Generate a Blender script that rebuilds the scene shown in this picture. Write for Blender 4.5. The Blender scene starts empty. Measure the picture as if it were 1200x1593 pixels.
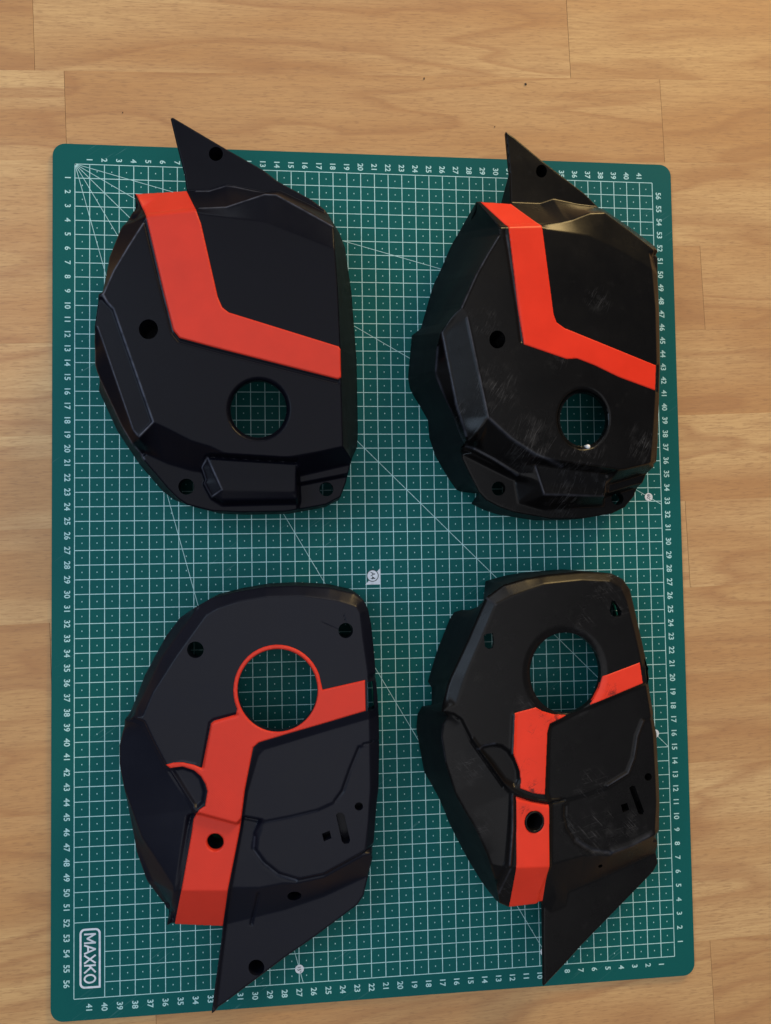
import bpy, bmesh, math, random
import numpy as np
from mathutils import Matrix, Vector

# ------------------------------------------------------------------ camera, world, lamps, exposure
scene = bpy.context.scene
CM = 0.01                                   # all shapes below are given in centimetres; origin = printed corner of the mat
cam_data = bpy.data.cameras.new('camera')
cam = bpy.data.objects.new('camera', cam_data)
scene.collection.objects.link(cam)
cam_data.sensor_fit = 'HORIZONTAL'; cam_data.sensor_width = 36.0
cam_data.lens = 36.0 * 1180.27 / 1200.0
cam_data.clip_start = 0.01; cam_data.clip_end = 50.0
cam.matrix_world = Matrix([[0.99508, 0.010909, -0.09847, 0.161166], [-0.014842, 0.999118, -0.03929, -0.267111], [0.097955, 0.040558, 0.994364, 0.538564], [0, 0, 0, 1]])
scene.camera = cam

world = bpy.data.worlds.new('World'); scene.world = world; world.use_nodes = True
bg = world.node_tree.nodes['Background']
bg.inputs['Color'].default_value = (0.95, 0.96, 1.0, 1); bg.inputs['Strength'].default_value = 0.16

def area_lamp(name, loc, target, size_x, size_y, power, color):
    d = bpy.data.lights.new(name, 'AREA'); d.shape = 'RECTANGLE'; d.size = size_x; d.size_y = size_y
    d.energy = power; d.color = color
    o = bpy.data.objects.new(name, d); scene.collection.objects.link(o)
    o.location = loc
    o.rotation_euler = (Vector(target) - Vector(loc)).to_track_quat('-Z', 'Y').to_euler()
    return o
area_lamp('ceiling_light', (0.55, -0.35, 2.3), (0.55, -0.35, 0), 2.8, 3.0, 31.0, (0.97, 0.97, 1.0))
area_lamp('window_light', (-0.80, 0.10, 1.25), (0.2, -0.25, 0), 1.0, 0.6, 9.0, (0.60, 0.78, 1.0))
area_lamp('far_window_light', (0.30, 1.9, 1.2), (0.2, -0.25, 0), 1.4, 0.7, 8.0, (0.82, 0.90, 1.0))
area_lamp('warm_room_light', (1.95, 2.30, 1.20), (0.60, -0.20, 0), 0.8, 0.8, 80.0, (1.0, 0.70, 0.30))

scene.view_settings.view_transform = 'Standard'; scene.view_settings.look = 'None'
scene.view_settings.exposure = 0.10; scene.view_settings.gamma = 1.0
scene.view_settings.use_curve_mapping = False

# ------------------------------------------------------------------ node helpers and materials
def new_mat(name):
    m = bpy.data.materials.new(name); m.use_nodes = True
    nt = m.node_tree
    return m, nt, nt.nodes['Principled BSDF']
def N(nt, kind, **kw):
    n = nt.nodes.new(kind)
    for k, v in kw.items():
        if k.startswith('_'): setattr(n, k[1:], v)
        else:
            n.inputs[k.replace('_', ' ')].default_value = v
    return n
def L(nt, a, b): nt.links.new(a, b)
def mixc(nt, fac, a, b, mode='MIX'):
    n = nt.nodes.new('ShaderNodeMix'); n.data_type = 'RGBA'; n.blend_type = mode
    for sock, val in ((n.inputs[0], fac), (n.inputs[6], a), (n.inputs[7], b)):
        if hasattr(val, 'is_linked'): nt.links.new(val, sock)
        else: sock.default_value = val
    return n.outputs[2]
def ramp(nt, src, stops):
    r = nt.nodes.new('ShaderNodeValToRGB'); nt.links.new(src, r.inputs[0])
    e = r.color_ramp.elements
    e[0].position, e[0].color = stops[0]; e[1].position, e[1].color = stops[1]
    for p, c in stops[2:]:
        x = e.new(p); x.color = c
    return r.outputs[0]
def g(v): return (v, v, v, 1)
def math_node(nt, op, a, b=None):
    n = nt.nodes.new('ShaderNodeMath'); n.operation = op
    for i, v in enumerate((a, b)):
        if v is None: continue
        if hasattr(v, 'is_linked'): nt.links.new(v, n.inputs[i])
        else: n.inputs[i].default_value = v
    return n.outputs[0]

def mat_wood():
    m, nt, b = new_mat('beech_laminate')
    tc = N(nt, 'ShaderNodeTexCoord'); oi = N(nt, 'ShaderNodeObjectInfo')
    rnd = math_node(nt, 'MULTIPLY', oi.outputs['Random'], 37.0)
    comb = N(nt, 'ShaderNodeCombineXYZ'); L(nt, rnd, comb.inputs[0]); L(nt, rnd, comb.inputs[1]); L(nt, rnd, comb.inputs[2])
    off = N(nt, 'ShaderNodeVectorMath', _operation='ADD'); L(nt, tc.outputs['Object'], off.inputs[0]); L(nt, comb.outputs[0], off.inputs[1])
    def mapped(sx, sy, sz=1.0):
        mp = N(nt, 'ShaderNodeMapping'); mp.inputs['Scale'].default_value = (sx, sy, sz); L(nt, off.outputs[0], mp.inputs[0]); return mp.outputs[0]
    # slow growth rings: contour lines of a stretched noise field
    big = N(nt, 'ShaderNodeTexNoise', Scale=1.0, Detail=3.0, Roughness=0.5, Distortion=0.25); L(nt, mapped(2.6, 13.0), big.inputs['Vector'])
    ring = math_node(nt, 'FRACT', math_node(nt, 'MULTIPLY', big.outputs[0], 7.5))
    ringc = ramp(nt, ring, [(0.0, g(0.0)), (0.62, g(0.25)), (0.86, g(1.0)), (1.0, g(0.0))])
    # broad tone
    tone = N(nt, 'ShaderNodeTexNoise', Scale=1.0, Detail=2.0); L(nt, mapped(3.0, 22.0), tone.inputs['Vector'])
    # fine fibres and the short dark pores of beech
    fib = N(nt, 'ShaderNodeTexNoise', Scale=1.0, Detail=5.0, Roughness=0.65); L(nt, mapped(38.0, 620.0), fib.inputs['Vector'])
    pore = N(nt, 'ShaderNodeTexNoise', Scale=1.0, Detail=2.0, Roughness=0.5); L(nt, mapped(150.0, 1150.0), pore.inputs['Vector'])
    porec = ramp(nt, pore.outputs[0], [(0.32, g(1.0)), (0.46, g(0.0))])
    plank = ramp(nt, oi.outputs['Random'], [(0.0, (0.480, 0.285, 0.122, 1)), (0.30, (0.530, 0.332, 0.148, 1)), (0.6, (0.590, 0.392, 0.186, 1)), (1.0, (0.505, 0.306, 0.134, 1))])
    c = mixc(nt, ramp(nt, tone.outputs[0], [(0.38, g(0.0)), (0.62, g(0.95))]), plank, (0.425, 0.226, 0.090, 1))
    c = mixc(nt, math_node(nt, 'MULTIPLY', ringc, 0.56), c, (0.32, 0.150, 0.062, 1))
    c = mixc(nt, ramp(nt, fib.outputs[0], [(0.34, g(0.46)), (0.60, g(0.0))]), c, (0.31, 0.158, 0.07, 1))
    c = mixc(nt, math_node(nt, 'MULTIPLY', porec, 0.42), c, (0.24, 0.125, 0.06, 1))
    L(nt, c, b.inputs['Base Color'])
    rr = ramp(nt, fib.outputs[0], [(0.3, g(0.52)), (0.7, g(0.40))]); L(nt, rr, b.inputs['Roughness'])
    bp = N(nt, 'ShaderNodeBump', Strength=0.12, Distance=0.0004); L(nt, fib.outputs[0], bp.inputs['Height']); L(nt, bp.outputs[0], b.inputs['Normal'])
    b.inputs['Specular IOR Level'].default_value = 0.25
    return m

def mat_mat():
    m, nt, b = new_mat('green_pvc')
    tc = N(nt, 'ShaderNodeTexCoord')
    n1 = N(nt, 'ShaderNodeTexNoise', Scale=5.0, Detail=4.0, Roughness=0.6); L(nt, tc.outputs['Object'], n1.inputs['Vector'])
    n2 = N(nt, 'ShaderNodeTexNoise', Scale=1800.0, Detail=2.0); L(nt, tc.outputs['Object'], n2.inputs['Vector'])
    c = mixc(nt, n1.outputs[0], (0.0036, 0.079, 0.076, 1), (0.0052, 0.097, 0.093, 1))
    c = mixc(nt, ramp(nt, n2.outputs[0], [(0.35, g(0.25)), (0.65, g(0.0))]), c, (0.005, 0.064, 0.068, 1))
    # faint knife marks and rub marks
    mp = N(nt, 'ShaderNodeMapping'); mp.vector_type = 'TEXTURE'; mp.inputs['Scale'].default_value = (1 / 30, 1 / 900, 1); mp.inputs['Rotation'].default_value = (0, 0, 0.6); L(nt, tc.outputs['Object'], mp.inputs[0])
    s = N(nt, 'ShaderNodeTexNoise', Scale=1.0, Detail=2.0, Roughness=0.4); L(nt, mp.outputs[0], s.inputs['Vector'])
    n3 = N(nt, 'ShaderNodeTexNoise', Scale=22.0, Detail=1.0); L(nt, tc.outputs['Object'], n3.inputs['Vector'])
    mk = math_node(nt, 'MULTIPLY', ramp(nt, s.outputs[0], [(0.64, g(0.0)), (0.72, g(0.8))]), ramp(nt, n3.outputs[0], [(0.58, g(0.0)), (0.68, g(1.0))]))
    c = mixc(nt, mk, c, (0.05, 0.15, 0.155, 1))
    L(nt, c, b.inputs['Base Color'])
    L(nt, ramp(nt, n1.outputs[0], [(0.3, g(0.46)), (0.7, g(0.58))]), b.inputs['Roughness'])
    bp = N(nt, 'ShaderNodeBump', Strength=0.15, Distance=0.0002); L(nt, n2.outputs[0], bp.inputs['Height']); L(nt, bp.outputs[0], b.inputs['Normal'])
    b.inputs['Specular IOR Level'].default_value = 0.07
    return m

def mat_print(name, col):
    m, nt, b = new_mat(name)
    tc = N(nt, 'ShaderNodeTexCoord')
    n = N(nt, 'ShaderNodeTexNoise', Scale=260.0, Detail=3.0); L(nt, tc.outputs['Object'], n.inputs['Vector'])
    c = mixc(nt, ramp(nt, n.outputs[0], [(0.35, g(0.35)), (0.6, g(0.0))]), col, (col[0] * 0.45, col[1] * 0.55, col[2] * 0.55, 1))
    L(nt, c, b.inputs['Base Color']); b.inputs['Roughness'].default_value = 0.55
    b.inputs['Specular IOR Level'].default_value = 0.3
    return m

def mat_plastic(name, base, rough, wear_or_glint=0.0, layers=0.0, spots=(), wear_col=(0.16, 0.16, 0.17, 1), spec=0.20, edge=0.0, rots=(0.5, -0.75, 1.3), haze=((0.50, 0.0), (0.74, 0.30))):
    """moulded / printed plastic; wear = scuffs near the given spots (x, y, radius in cm, world)"""
    m, nt, b = new_mat(name)
    geo = N(nt, 'ShaderNodeNewGeometry')
    pos = geo.outputs['Position']
    n1 = N(nt, 'ShaderNodeTexNoise', Scale=35.0, Detail=4.0, Roughness=0.6); L(nt, pos, n1.inputs['Vector'])
    n2 = N(nt, 'ShaderNodeTexNoise', Scale=2600.0, Detail=2.0); L(nt, pos, n2.inputs['Vector'])
    dark = tuple(v * 0.82 for v in base[:3]) + (1,)
    c = mixc(nt, n1.outputs[0], dark, tuple(min(1, v * 1.15) for v in base[:3]) + (1,))
    rsock = ramp(nt, n1.outputs[0], [(0.3, g(rough - 0.04)), (0.7, g(rough + 0.05))])
    height = n2.outputs[0]; dist = 0.00012
    if layers:
        w = N(nt, 'ShaderNodeTexWave', Scale=420.0, Distortion=1.5, Detail=1.0); w.bands_direction = 'DIAGONAL'
        L(nt, pos, w.inputs['Vector'])
        height = math_node(nt, 'ADD', math_node(nt, 'MULTIPLY', w.outputs['Fac'], layers), n2.outputs[0])
    if wear_or_glint:
        # thin scratches in two directions, held to worn spots
        scr = None
        for rot in rots:
            mp = N(nt, 'ShaderNodeMapping'); mp.vector_type = 'TEXTURE'; mp.inputs['Rotation'].default_value = (0, 0, rot); mp.inputs['Scale'].default_value = (1 / 55, 1 / 1900, 1 / 55); L(nt, pos, mp.inputs[0])
            s = N(nt, 'ShaderNodeTexNoise', Scale=1.0, Detail=2.0, Roughness=0.5); L(nt, mp.outputs[0], s.inputs['Vector'])
            v = ramp(nt, s.outputs[0], [(0.62, g(0.0)), (0.68, g(1.0))])
            scr = v if scr is None else math_node(nt, 'MAXIMUM', scr, v)
        n3 = N(nt, 'ShaderNodeTexNoise', Scale=120.0, Detail=4.0, Roughness=0.65); L(nt, pos, n3.inputs['Vector'])
        patch = None
        for (x, y, r) in spots:
            sub = N(nt, 'ShaderNodeVectorMath', _operation='SUBTRACT'); L(nt, pos, sub.inputs[0]); sub.inputs[1].default_value = (x * CM, y * CM, 0.05)
            mul = N(nt, 'ShaderNodeVectorMath', _operation='MULTIPLY'); L(nt, sub.outputs[0], mul.inputs[0]); mul.inputs[1].default_value = (1, 1, 0)
            ln = N(nt, 'ShaderNodeVectorMath', _operation='LENGTH'); L(nt, mul.outputs[0], ln.inputs[0])
            f = ramp(nt, math_node(nt, 'DIVIDE', ln.outputs['Value'], r * CM), [(0.25, g(1.0)), (1.0, g(0.0))])
            patch = f if patch is None else math_node(nt, 'MAXIMUM', patch, f)
        hz = math_node(nt, 'MULTIPLY', ramp(nt, n3.outputs[0], [(haze[0][0], g(haze[0][1])), (haze[1][0], g(haze[1][1]))]), patch)
        sc = math_node(nt, 'MULTIPLY', math_node(nt, 'MULTIPLY', scr, ramp(nt, n3.outputs[0], [(0.40, g(0.0)), (0.55, g(1.0))])), patch)
        k = math_node(nt, 'MULTIPLY', math_node(nt, 'MAXIMUM', hz, sc), wear_or_glint)
        c = mixc(nt, k, c, wear_col)
        # fine dust over everything
        d = ramp(nt, n3.outputs[0], [(0.60, g(0.0)), (0.85, g(0.05))])
        c = mixc(nt, d, c, (0.10, 0.10, 0.10, 1))
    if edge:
        # window highlights and rubbed edges painted grey along mesh-stored lines, broken by noise
        ea = N(nt, 'ShaderNodeAttribute', _attribute_name='edge_wear_glint')
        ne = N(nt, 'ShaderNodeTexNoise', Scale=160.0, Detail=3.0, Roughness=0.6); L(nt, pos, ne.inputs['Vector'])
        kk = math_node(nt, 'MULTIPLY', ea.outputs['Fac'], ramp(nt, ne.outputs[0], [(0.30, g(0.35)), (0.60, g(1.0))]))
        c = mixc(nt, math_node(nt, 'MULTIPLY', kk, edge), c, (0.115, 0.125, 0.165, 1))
    L(nt, c, b.inputs['Base Color']); L(nt, rsock, b.inputs['Roughness'])
    bp = N(nt, 'ShaderNodeBump', Strength=0.18, Distance=dist); L(nt, height, bp.inputs['Height']); L(nt, bp.outputs[0], b.inputs['Normal'])
    b.inputs['Specular IOR Level'].default_value = spec
    return m

def mat_plain(name, col, rough):
    m, nt, b = new_mat(name)
    geo = N(nt, 'ShaderNodeNewGeometry')
    n = N(nt, 'ShaderNodeTexNoise', Scale=900.0, Detail=2.0); L(nt, geo.outputs['Position'], n.inputs['Vector'])
    c = mixc(nt, n.outputs[0], tuple(v * 0.8 for v in col) + (1,), tuple(col) + (1,))
    L(nt, c, b.inputs['Base Color']); b.inputs['Roughness'].default_value = rough
    return m

M = {
 'wood': mat_wood(), 'mat': mat_mat(),
 'print': mat_print('pale_print', (0.39, 0.63, 0.64, 1)),
 'white_print': mat_print('white_print', (0.62, 0.66, 0.72, 1)),
 'ink': mat_plain('dark_ink', (0.012, 0.03, 0.04), 0.5),
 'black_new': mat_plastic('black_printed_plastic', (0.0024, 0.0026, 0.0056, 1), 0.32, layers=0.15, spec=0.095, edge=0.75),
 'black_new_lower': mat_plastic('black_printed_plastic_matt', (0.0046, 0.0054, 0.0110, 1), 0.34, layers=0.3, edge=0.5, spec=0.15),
 'black_old_top': mat_plastic('black_moulded_plastic_scuffed', (0.0026, 0.0025, 0.0028, 1), 0.24, wear_or_glint=0.26, rots=(0.95, 1.2), edge=0.55, spec=0.14, spots=[(27.83, -16.93, 2.0), (27.26, -12.85, 1.2), (30.41, -20.54, 2.2), (33.84, -21.52, 2.2), (38.47, -20.34, 1.6), (33.31, -23.92, 1.8), (35.34, -10.73, 1.2), (26.06, -18.63, 1.0), (35.69, -23.4, 1.2), (32.38, -15.01, 0.8)]),
 'black_old_low': mat_plastic('black_moulded_plastic_dusty', (0.0036, 0.0035, 0.0040, 1), 0.28, wear_or_glint=0.22, rots=(0.2, 2.3), edge=0.45, spec=0.15, spots=[(35.7, -29.83, 2.0), (33.96, -32.11, 1.3), (25.87, -41.22, 1.4), (34.98, -46.32, 2.2), (37.39, -46.2, 1.4), (33.35, -45.71, 1.5), (34.37, -42.91, 1.5), (36.63, -31.37, 1.2), (26.44, -44.87, 1.2), (29.91, -37.31, 1.0), (28.08, -49.08, 1.0)]),
 'black_grained': mat_plastic('black_grained_side', (0.0040, 0.0042, 0.0060, 1), 0.55, spec=0.14),
 'red_new': mat_plastic('red_printed_plastic', (0.520, 0.030, 0.014, 1), 0.42, layers=0.2),
 'red_new_lower': mat_plastic('red_printed_plastic_matt', (0.530, 0.031, 0.016, 1), 0.46, layers=0.8),
 'red_old': mat_plastic('red_sticker', (0.640, 0.026, 0.008, 1), 0.36),
 'red_old_worn': mat_plastic('red_sticker_scuffed', (0.640, 0.036, 0.016, 1), 0.36, wear_or_glint=1.0, rots=(0.4, -0.5, 1.1), haze=((0.55, 0.0), (0.63, 0.85)), spots=[(31.25, -38.04, 1.4), (29.9, -41.29, 0.7), (30.32, -42.81, 0.9), (35.98, -36.91, 0.7), (29.52, -44.07, 0.5), (30.54, -39.01, 0.8), (32.16, -38.23, 1.0)], wear_col=(0.05, 0.012, 0.012, 1)),
 'white': mat_plain('white_plastic', (0.75, 0.75, 0.75), 0.4),
 'crumb': mat_plain('dark_crumb', (0.03, 0.02, 0.012), 0.7),
}

# ------------------------------------------------------------------ object helpers
def link(name, me, mat=None, parent=None, loc=(0, 0, 0)):
    o = bpy.data.objects.new(name, me); scene.collection.objects.link(o)
    o.location = loc
    if mat is not None: me.materials.append(mat)
    if parent is not None: o.parent = parent
    return o
def empty(name, loc, label, cat, group=None):
    o = bpy.data.objects.new(name, None); scene.collection.objects.link(o); o.location = loc
    o.empty_display_size = 0.02
    o['label'] = label; o['category'] = cat
    if group: o['group'] = group
    return o
def mesh_np(name, verts, faces, smooth=True, sharp=None):
    me = bpy.data.meshes.new(name)
    me.from_pydata([tuple(v) for v in verts], [], faces); me.update()
    if smooth:
        me.polygons.foreach_set('use_smooth', [True] * len(me.polygons))
        if sharp: me.set_sharp_from_angle(angle=math.radians(sharp))
    return me
def box_mesh(name, x0, x1, y0, y1, z0, z1, bev=0.0):
    bm = bmesh.new()
    vs = [bm.verts.new(p) for p in ((x0, y0, z0), (x1, y0, z0), (x1, y1, z0), (x0, y1, z0), (x0, y0, z1), (x1, y0, z1), (x1, y1, z1), (x0, y1, z1))]
    for f in ((3, 2, 1, 0), (4, 5, 6, 7), (0, 1, 5, 4), (1, 2, 6, 5), (2, 3, 7, 6), (3, 0, 4, 7)): bm.faces.new([vs[i] for i in f])
    if bev:
        ed = [e for e in bm.edges if all(abs(v.co.z - z1) < 1e-7 for v in e.verts)]
        bmesh.ops.bevel(bm, geom=ed, offset=bev, segments=1, affect='EDGES')
    me = bpy.data.meshes.new(name); bm.to_mesh(me); bm.free(); return me

# ------------------------------------------------------------------ the setting: laminate floor made of staves
rng = random.Random(11)
FLOOR_Z = -0.30                             # the mat is 3 mm thick
floor = link('floor', box_mesh('floor', -0.75, 1.15, -1.15, 0.65, (FLOOR_Z - 1.6) * CM, (FLOOR_Z - 0.06) * CM), M['crumb'])
floor['kind'] = 'structure'
SL, Y0, PITCH = 0.032, 6.85, 6.45
ang = math.atan(SL)
known = {0: [-2.93, 35.9], 1: [-0.74, 43.1], 3: [45.9], 6: [44.1]}        # end joints, cm
for k in range(-8, 17):
    top = Y0 - (k - 1) * PITCH; bot = top - PITCH
    js = list(known.get(k, []))
    if not js: js = [rng.uniform(5, 37)]
    js.sort()
    while js[0] > -60: js.insert(0, js[0] - rng.uniform(38, 46))
    while js[-1] < 105: js.append(js[-1] + rng.uniform(38, 46))
    for a, b in zip(js[:-1], js[1:]):
        gap = 0.0015
        me = box_mesh('plank', (a + gap - (a + b) / 2) * CM, (b - gap - (a + b) / 2) * CM, (-PITCH / 2 + gap) * CM, (PITCH / 2 - gap) * CM, (-1.2) * CM, 0, 0.00004)
        o = link('plank', me, M['wood'], floor)
        xc = (a + b) / 2; yc = (top + bot) / 2
        o.location = (xc * CM, (yc + xc * SL) * CM, FLOOR_Z * CM + rng.uniform(-0.00004, 0.00004)); o.rotation_euler = (0, 0, ang)

# ------------------------------------------------------------------ cutting mat
mat_root = empty('cutting_mat', (21 * CM, -28.5 * CM, FLOOR_Z * CM), 'large green cutting mat with white centimetre grid lying on the wood floor', 'cutting mat')
def mloc(x, y): return ((x - 21) * CM, (-y + 28.5) * CM)      # printed grid coordinates (y down) -> mat local
ZT = -FLOOR_Z * CM
def rounded_rect(x0, x1, y0, y1, r, n=8, square=()):
    pts = []
    for ci, (cx, cy, a0) in enumerate(((x1 - r, y1 - r, 0), (x0 + r, y1 - r, 90), (x0 + r, y0 + r, 180), (x1 - r, y0 + r, 270))):
        if ci in square:
            pts.append(((x1, y1), (x0, y1), (x0, y0), (x1, y0))[ci]); continue
        for i in range(n + 1):
            a = math.radians(a0 + 90 * i / n); pts.append((cx + r * math.cos(a), cy + r * math.sin(a)))
    return pts
bm = bmesh.new()
pts = rounded_rect(-1.52, 43.52, -1.46, 58.46, 0.85)
lp = [bm.verts.new(mloc(x, y) + (0.0,)) for x, y in pts]
f = bm.faces.new(lp)
if f.normal.z > 0: f.normal_flip()
bm.normal_update()
ex = bmesh.ops.extrude_face_region(bm, geom=[f])
tv = [v for v in ex['geom'] if isinstance(v, bmesh.types.BMVert)]
bmesh.ops.translate(bm, verts=tv, vec=(0, 0, ZT))
te = [e for e in bm.edges if all(abs(v.co.z - ZT) < 1e-7 for v in e.verts)]
bmesh.ops.bevel(bm, geom=te, offset=0.0005, segments=2, affect='EDGES')
bmesh.ops.recalc_face_normals(bm, faces=bm.faces)
me = bpy.data.meshes.new('sheet'); bm.to_mesh(me); bm.free()
link('sheet', me, M['mat'], mat_root)

def flat_quads(name, quads, z, mat, parent):
    v = []; fs = []
    for q in quads:
        i = len(v); v += [mloc(x, y) + (z,) for x, y in q]; fs.append(tuple(range(i, i + len(q))))
    me = mesh_np(name, v, fs, smooth=False)
    bm = bmesh.new(); bm.from_mesh(me)
    for f in bm.faces:
        f.normal_update()
        if f.normal.z < 0: f.normal_flip()
    bm.to_mesh(me); bm.free()
    return link(name, me, mat, parent)
def seg(x0, y0, x1, y1, w):
    dx, dy = x1 - x0, y1 - y0; l = math.hypot(dx, dy); nx, ny = -dy / l * w / 2, dx / l * w / 2
    return [(x0 + nx, y0 + ny), (x1 + nx, y1 + ny), (x1 - nx, y1 - ny), (x0 - nx, y0 - ny)]
LW = 0.052
vq = [seg(x, 0, x, 57 if x not in (1,) else 52, LW) for x in range(43)]
hq = [seg(0 if not (52 < y < 57) else 2, y, 42, y, LW) for y in range(58)]
E1 = 0.00006
flat_quads('column_lines', vq, ZT + E1, M['print'], mat_root)
flat_quads('row_lines', hq, ZT + 2 * E1, M['print'], mat_root)
dq = []
for i in range(42):
    for j in range(57):
        if i < 2 and j >= 52: continue
        dq.append(seg(i + .5, j + .46, i + .5, j + .545, 0.055))
d_ = flat_quads('centre_dots', dq, ZT + E1, M['print'], mat_root); d_['kind'] = 'stuff'
aq = []
for deg in (15, 30, 45, 60, 75):
    t = math.radians(deg); l = min(57 / math.cos(t), 42 / math.sin(t)); aq.append(seg(0, 0, l * math.sin(t), l * math.cos(t), 0.038))
flat_quads('angle_lines', aq, ZT + 3 * E1, M['print'], mat_root)

def text_mesh(name, items, mat, parent, z, thick=0.010, space=1.0):
    """items: (string, x, y, size, align) in grid coordinates, reading down the mat"""
    bm = bmesh.new()
    for s, x, y, size, align in items:
        cu = bpy.data.curves.new('t', 'FONT'); cu.body = s; cu.size = size * CM; cu.offset = thick * CM
        cu.align_x = align; cu.align_y = 'CENTER'; cu.resolution_u = 3; cu.space_character = space
        o = bpy.data.objects.new('t', cu)
        me = o.to_mesh(); lx, ly = mloc(x, y)
        b2 = bmesh.new(); b2.from_mesh(me)
        b2.transform(Matrix.Translation((lx, ly, z)) @ Matrix.Rotation(-math.pi / 2, 4, 'Z'))
        tmp = bpy.data.meshes.new('tmp'); b2.to_mesh(tmp); b2.free(); bm.from_mesh(tmp); bpy.data.meshes.remove(tmp)
        o.to_mesh_clear(); bpy.data.objects.remove(o); bpy.data.curves.remove(cu)
    me = bpy.data.meshes.new(name); bm.to_mesh(me); bm.free()
    return link(name, me, mat, parent)
FS = 0.55
text_mesh('numerals', [(str(i), i - 0.03, -0.20, FS, 'RIGHT') for i in range(1, 42)], M['print'], mat_root, ZT + E1)
text_mesh('numerals', [(str(42 - i), i - 0.03, 57.36, FS, 'LEFT') for i in range(1, 42)], M['print'], mat_root, ZT + E1)
text_mesh('numerals', [(str(j), -0.50, j - 0.02, FS, 'CENTER') for j in range(1, 57)], M['print'], mat_root, ZT + E1)
text_mesh('numerals', [(str(57 - j), 0.44 + 42, j - 0.02, FS, 'CENTER') for j in range(1, 57)], M['print'], mat_root, ZT + E1)
# maker's panel
outer = rounded_rect(0.36, 1.74, 52.42, 56.36, 0.34, square=(0,)); inner = rounded_rect(0.49, 1.61, 52.55, 56.23, 0.24, square=(0,))
flat_quads('logo_frame', [[outer[i], outer[(i + 1) % len(outer)], inner[(i + 1) % len(inner)], inner[i]] for i in range(len(outer))], ZT + E1, M['white_print'], mat_root)
# lettering of the panel as strokes, reading down the mat: u along the word, v from the feet (left) to the heads (right) of the letters
GLYPHS = {'M': [[(0, 0), (0, 1)], [(0, 1), (.4, .25)], [(.4, .25), (.8, 1)], [(.8, 1), (.8, 0)]], 'A': [[(0, 0), (.38, 1)], [(.38, 1), (.76, 0)], [(.15, .33), (.61, .33)]],
          'X': [[(0, 0), (.7, 1)], [(0, 1), (.7, 0)]], 'K': [[(0, 0), (0, 1)], [(0, .42), (.62, 1)], [(.2, .58), (.66, 0)]],
          'O': [[(.36 + .36 * math.cos(a), .5 + .5 * math.sin(a)) for a in [2 * math.pi * q / 20 for q in range(21)]]]}
ux = 52.80
for ch, adv in zip('MAXKO', (1.02, 0.94, 0.92, 0.86, 0.8)):
    strokes = []
    for pl_ in GLYPHS[ch]:
        for (u0, v0), (u1, v1) in zip(pl_[:-1], pl_[1:]):
            y0, x0, y1, x1 = ux + u0 * 0.715, 0.69 + v0 * 0.70, ux + u1 * 0.715, 0.69 + v1 * 0.70
            l_ = math.hypot(x1 - x0, y1 - y0); e_ = 0.03 / l_ if ch != 'O' else 0.08
            strokes.append(seg(x0 - (x1 - x0) * e_, y0 - (y1 - y0) * e_, x1 + (x1 - x0) * e_, y1 + (y1 - y0) * e_, 0.115))
    o_ = flat_quads('logo_letter', strokes, ZT + E1, M['white_print'], mat_root)
    for n_ in range(len(strokes)):
        for v_ in o_.data.vertices[4 * n_:4 * n_ + 4]: v_.co.z += (n_ % 4) * 0.5 * E1      # crossing strokes never share a plane
    ux += adv * 0.715

def disc(cx, cy, r, n=28): return [(cx + r * math.cos(2 * math.pi * i / n), cy + r * math.sin(2 * math.pi * i / n)) for i in range(n)]
flat_quads('paper_size_mark', [[(21.02, 28.55), (21.02, 29.73), (19.93, 29.73)]], ZT + 3 * E1, M['white_print'], mat_root)
flat_quads('paper_size_ring', [disc(20.46, 29.10, 0.43)], ZT + 4 * E1, M['ink'], mat_root)
flat_quads('paper_size_disc', [disc(20.46, 29.10, 0.375)], ZT + 5 * E1, M['white_print'], mat_root)
text_mesh('paper_size_lettering', [('A4', 20.46, 29.10, 0.46, 'CENTER')], M['ink'], mat_root, ZT + 6 * E1, 0.004)
for deg, x, y in ((15, 15.02, 56.05), (30, 32.35, 56.03), (45, 41.0, 41.0), (60, 41.03, 23.69), (75, 41.0, 10.99)):
    flat_quads('angle_disc', [disc(x, y, 0.30)], ZT + 4 * E1, M['white_print'], mat_root)
    text_mesh('angle_lettering', [(str(deg) + '\u00b0', x - 0.02, y + 0.02, 0.34, 'CENTER')], M['ink'], mat_root, ZT + 5 * E1, 0.004)

# ------------------------------------------------------------------ plastic covers: relief shells in mesh code
def sdf(X, Y, poly):
    """signed distance to a closed polygon, positive inside"""
    p = np.asarray(poly, float)[:, :2]; q = np.roll(p, -1, 0)
    d2 = np.full(X.shape, 1e18); ins = np.zeros(X.shape, bool)
    for (ax, ay), (bx, by) in zip(p, q):
        ex, ey = bx - ax, by - ay; l2 = ex * ex + ey * ey + 1e-12
        t = np.clip(((X - ax) * ex + (Y - ay) * ey) / l2, 0, 1)
        d2 = np.minimum(d2, (X - ax - t * ex) ** 2 + (Y - ay - t * ey) ** 2)
        if ay != by:
            c = ((ay > Y) != (by > Y)) & (X < (bx - ax) * (Y - ay) / (by - ay) + ax)
            ins ^= c
    return np.where(ins, 1, -1) * np.sqrt(d2)
def dist_line(X, Y, pts):
    p = np.asarray(pts, float); d2 = np.full(X.shape, 1e18)
    for (ax, ay), (bx, by) in zip(p[:-1], p[1:]):
        ex, ey = bx - ax, by - ay; l2 = ex * ex + ey * ey + 1e-12
        t = np.clip(((X - ax) * ex + (Y - ay) * ey) / l2, 0, 1)
        d2 = np.minimum(d2, (X - ax - t * ex) ** 2 + (Y - ay - t * ey) ** 2)
    return np.sqrt(d2)
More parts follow.
